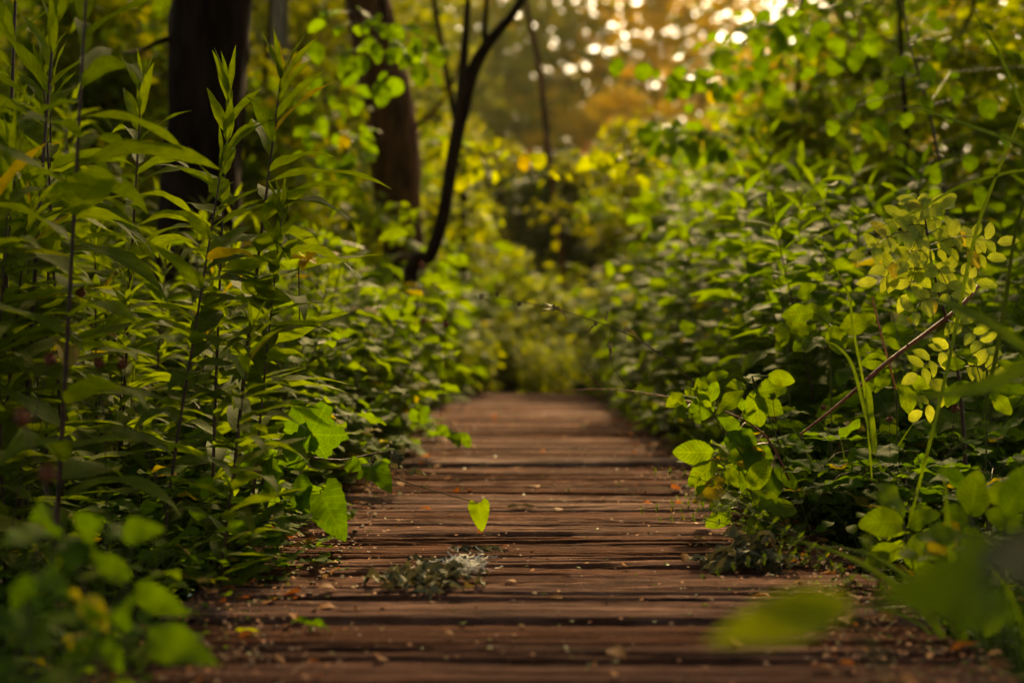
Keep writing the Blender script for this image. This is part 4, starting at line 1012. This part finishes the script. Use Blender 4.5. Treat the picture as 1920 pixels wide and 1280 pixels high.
near_leaves([(1990, 1040, 1820, 1050, 1.0, .9)], .95, "greyish out-of-focus leaf cut by the right frame edge", 'wilt', stem=(2050, 1500))
near_leaves([(1800, 1090, 1850, 1200, 1.0), (1840, 1110, 1920, 1180, .9), (1840, 1080, 1810, 1190, 1.0)], 1.25, "green leaves hanging below the greyish blurred leaf", 'bramble', stem=(1900, 1450))
near_leaves([(240, 1085, 168, 1035, 1.1, .9), (258, 1098, 355, 1155, 1.05, .9)], 1.7, "pair of bright pointed leaves at lower left", 'bramble', stem=(240, 1500), wide=.8)
near_leaves([(90, 1000, 0, 1020, 1.0), (100, 1000, 78, 945, 1.1), (150, 1010, 130, 1070, 1.0), (230, 1000, 310, 990, 1.0), (250, 1010, 200, 1000, 1), (150, 1000, 190, 975, 1.)], 1.65, "row of broad blurred leaves low at the left frame edge", 'bramble', stem=(150, 1500))
near_leaves([(230, 1180, 250, 1110, 1.0), (280, 1190, 410, 1245, 1.0), (200, 1190, 230, 1270, 1.0), (180, 1200, 110, 1240, 1.0), (200, 1170, 150, 1130, 1.0)], 1.55, "dark green blurred leaves in the lower left corner", 'bramble', stem=(200, 1600), wide=.8)
near_leaves([(60, 1080, 20, 1150, 1.0), (60, 1090, 130, 1110, 1.0), (40, 1190, 100, 1220, 1.0), (30, 1240, -30, 1270, 1), (70, 1160, 10, 1190, 1)], 1.5, "blurred leaves crowding the bottom left frame corner", 'bramble', stem=(40, 1600))
near_leaves([(160, 1120, 205, 1190, .9, .9), (130, 1105, 158, 1130, 1.0, .8), (130, 1230, 160, 1210, .9)], 1.55, "yellow leaves among the blurred ones at lower left", 'yellow', stem=(160, 1500), wide=.8)
for i in range(26):
    y = rng.uniform(1.25, 2.7); x = WX - WHW - .03 - abs(rng.gauss(0, .16)) - .10 * (y > 2)
    plant("leafy_herb", rng.choice(BV + RV), (x, y, gz(x, y)), rng.uniform(0, 6.3), rng.uniform(.42, .66) * (.6 + .2 * y), "leafy herb crowding the near left edge of the boardwalk", "herb", "herbs at the near left edge")
for i in range(12):
    y = rng.uniform(1.9, 2.7); x = WX + WHW + .12 + abs(rng.gauss(0, .10))
    plant("leafy_herb", rng.choice(BV + RV), (x, y, gz(x, y)), rng.uniform(0, 6.3), rng.uniform(.4, .6), "leafy herb at the near right edge of the boardwalk", "herb", "herbs at the near right edge")

# things lying on the planks
def deck(px, py):
    """world point on the deck seen at that pixel"""
    a = P(px, py, 1) - Vector(cam.location); t = -CAM_H / a.z
    return Vector(cam.location) + a * t
def clump(px, py, wpx, n, L, label, mat='wilt', h=.022, name="withered_leaf_clump", seed=0):
    r = random.Random(seed + px); g = Geo(); c = deck(px, py); w_ = wpx / FPX * c.y
    if n <= 14:
        for i in range(n):
            g = Geo(); p = c + Vector(((i - (n - 1) / 2 + r.uniform(-.5, .5) * (n > 1)) * w_ / n, r.gauss(0, .12) * w_, min(h, .008)))
            put(g, r.choice(T_CURL[3:] + T_CURL[1:2]) if n > 1 else T_LANCE[0], p, sph(r.uniform(-.5, .5), .05), L * r.uniform(.8, 1.2), r, roll=r.uniform(-.6, .6), wide=1.5)
            hero_obj("fallen_leaf", label, "dead leaf", [("leaf", g, mat)], label if n > 1 else None)
        return
    for i in range(n):
        q = r.gauss(0, .45); p = c + Vector((q * w_ * .5, r.gauss(0, .2) * w_, abs(r.gauss(0, .5)) * h * max(0.1, 1 - abs(q) * .6) + .004))
        put(g, r.choice(T_CURL), p, sph(r.uniform(0, 6.3), r.uniform(-.25, .3)), L * r.uniform(.6, 1.3), r, roll=r.uniform(-1.5, 1.5), wide=r.uniform(.9, 1.9))
    hero_obj(name, label, "dead leaves", [("leaves", g, mat)])
clump(800, 1100, 200, 70, .058, "heap of grey-green withered leaves on the planks left of centre", h=.028)
clump(820, 1062, 120, 13, .04, "withered leaf in the thin scatter behind the heap", h=.012)
clump(1415, 1066, 120, 60, .07, "curled bundle of grey-green leaves on the right of the planks", h=.045)
clump(1325, 1060, 80, 14, .045, "upturned withered leaf left of the curled bundle", h=.02)
clump(880, 1040, 90, 14, .035, "dry leaf in the flat string behind the white down", h=.008)
clump(950, 953, 20, 1, .075, "single pale dry leaf lying across the planks", h=.004)
clump(560, 1180, 80, 3, .045, "one of three green fallen leaves on the planks at lower left", 'bramble', h=.006)
clump(440, 1190, 40, 1, .05, "yellow-green fallen leaf at the left plank ends", 'pale', h=.006)
clump(1620, 1170, 30, 1, .03, "small pinkish curled leaf on the planks at right", 'dead', h=.01)
def fluff():
    r = random.Random(6); g = Geo(); c = deck(870, 1085)
    for i in range(260):
        p = c + Vector((r.gauss(0, .020), r.gauss(0, .012), abs(r.gauss(0, .014)) + .012)); d = sph(r.uniform(0, 6.3), r.uniform(-.3, .5))
        tube(g, [p, p + d * .008, p + d * .015 + Vector((0, 0, .003))], .0009, 3, cap=False)
    hero_obj("white_down", "tuft of white down caught in the withered leaf heap", "down", [("down", g, 'fluff')])
fluff()
def twig(a, b, w_, label, lift=.01):
    g = Geo(); pa, pb = deck(*a), deck(*b); n_ = spline([pa + Vector((0, 0, lift)), pa.lerp(pb, .4) + Vector((.004, .006, lift + .008)), pa.lerp(pb, .75) + Vector((-.003, 0, lift + .004)), pb + Vector((0, 0, lift))], 12)
    tube(g, n_, w_, 6, rough=.2, seed=3); hero_obj("fallen_twig", label, "twig", [("twig", g, 'bark2')])
twig((1420, 975), (1465, 945), .0035, "dark stub of twig at the right edge of the planks", .02)
twig((1480, 1030), (1600, 1000), .0022, "long thin dark twig lying to the right of the curled bundle")
twig((1570, 1122), (1650, 1122), .003, "short forked dark twig on the right plank ends")
def litter():
    for nm, mt, n, sd in (("orange_litter", 'litter1', 1900, 3), ("brown_litter", 'litter2', 4200, 4), ("pale_litter", 'fluff', 60, 5), ("leaf_litter", 'dead', 620, 6), ("moss_litter", 'grass', 1900, 7)):
        g = Geo(); r = random.Random(sd)
        for i in range(n):
            y = 1.3 + 6.5 * r.random() ** 1.5
            if nm == "pale_litter" or r.random() < .16: x = WX + r.uniform(-WHW, WHW)
            else: x = WX + r.choice((-1, 1)) * (WHW - abs(r.gauss(0, .09 if nm == "moss_litter" else .14)))
            s = r.uniform(.003, .008) if nm != "leaf_litter" else r.choice((.008, .012, .017, .026))
            if nm == "moss_litter": s = r.uniform(.004, .010)
            put(g, r.choice(T_TREE), (x, y, r.uniform(.001, .006)), sph(r.uniform(0, 6.3), r.uniform(-.1, .5)), s * 1.4, r, roll=r.uniform(-.6, .6), wide=r.uniform(.6, 1.5))
        lab = {"orange_litter": "orange flakes scattered over the planks", "brown_litter": "brown crumbs scattered over the planks", "pale_litter": "pale specks of down dotted over the planks", "leaf_litter": "small dead leaf pieces along the plank ends", "moss_litter": "yellow-green moss flecks along the plank ends"}[nm]
        tag(part(nm, g.mesh(nm, M[mt])), lab, "litter", kind="stuff")
litter()

# ------------------------------------------------------------------ air
def haze():
    g = Geo(); x0, x1, y0, y1, z0, z1 = -310, 310, -210, 430, -3.0, 24.0
    a = [(x0, y0, z0), (x1, y0, z0), (x1, y1, z0), (x0, y1, z0), (x0, y0, z1), (x1, y0, z1), (x1, y1, z1), (x0, y1, z1)]
    g.add(a, [(3, 2, 1, 0), (4, 5, 6, 7), (0, 1, 5, 4), (1, 2, 6, 5), (2, 3, 7, 6), (3, 0, 4, 7)])
    m = bpy.data.materials.new("hazy_air"); m.use_nodes = True; n = m.node_tree; n.nodes.clear()
    v = n.nodes.new("ShaderNodeVolumePrincipled"); v.inputs["Density"].default_value = 0.0003; v.inputs["Color"].default_value = (.95, .86, .6, 1); v.inputs["Anisotropy"].default_value = 0.6
    o = n.nodes.new("ShaderNodeOutputMaterial"); n.links.new(v.outputs[0], o.inputs["Volume"])
    ob = part("haze", g.mesh("haze", m, False)); tag(ob, "thin golden evening haze between the trees", "haze", kind="stuff")
haze()
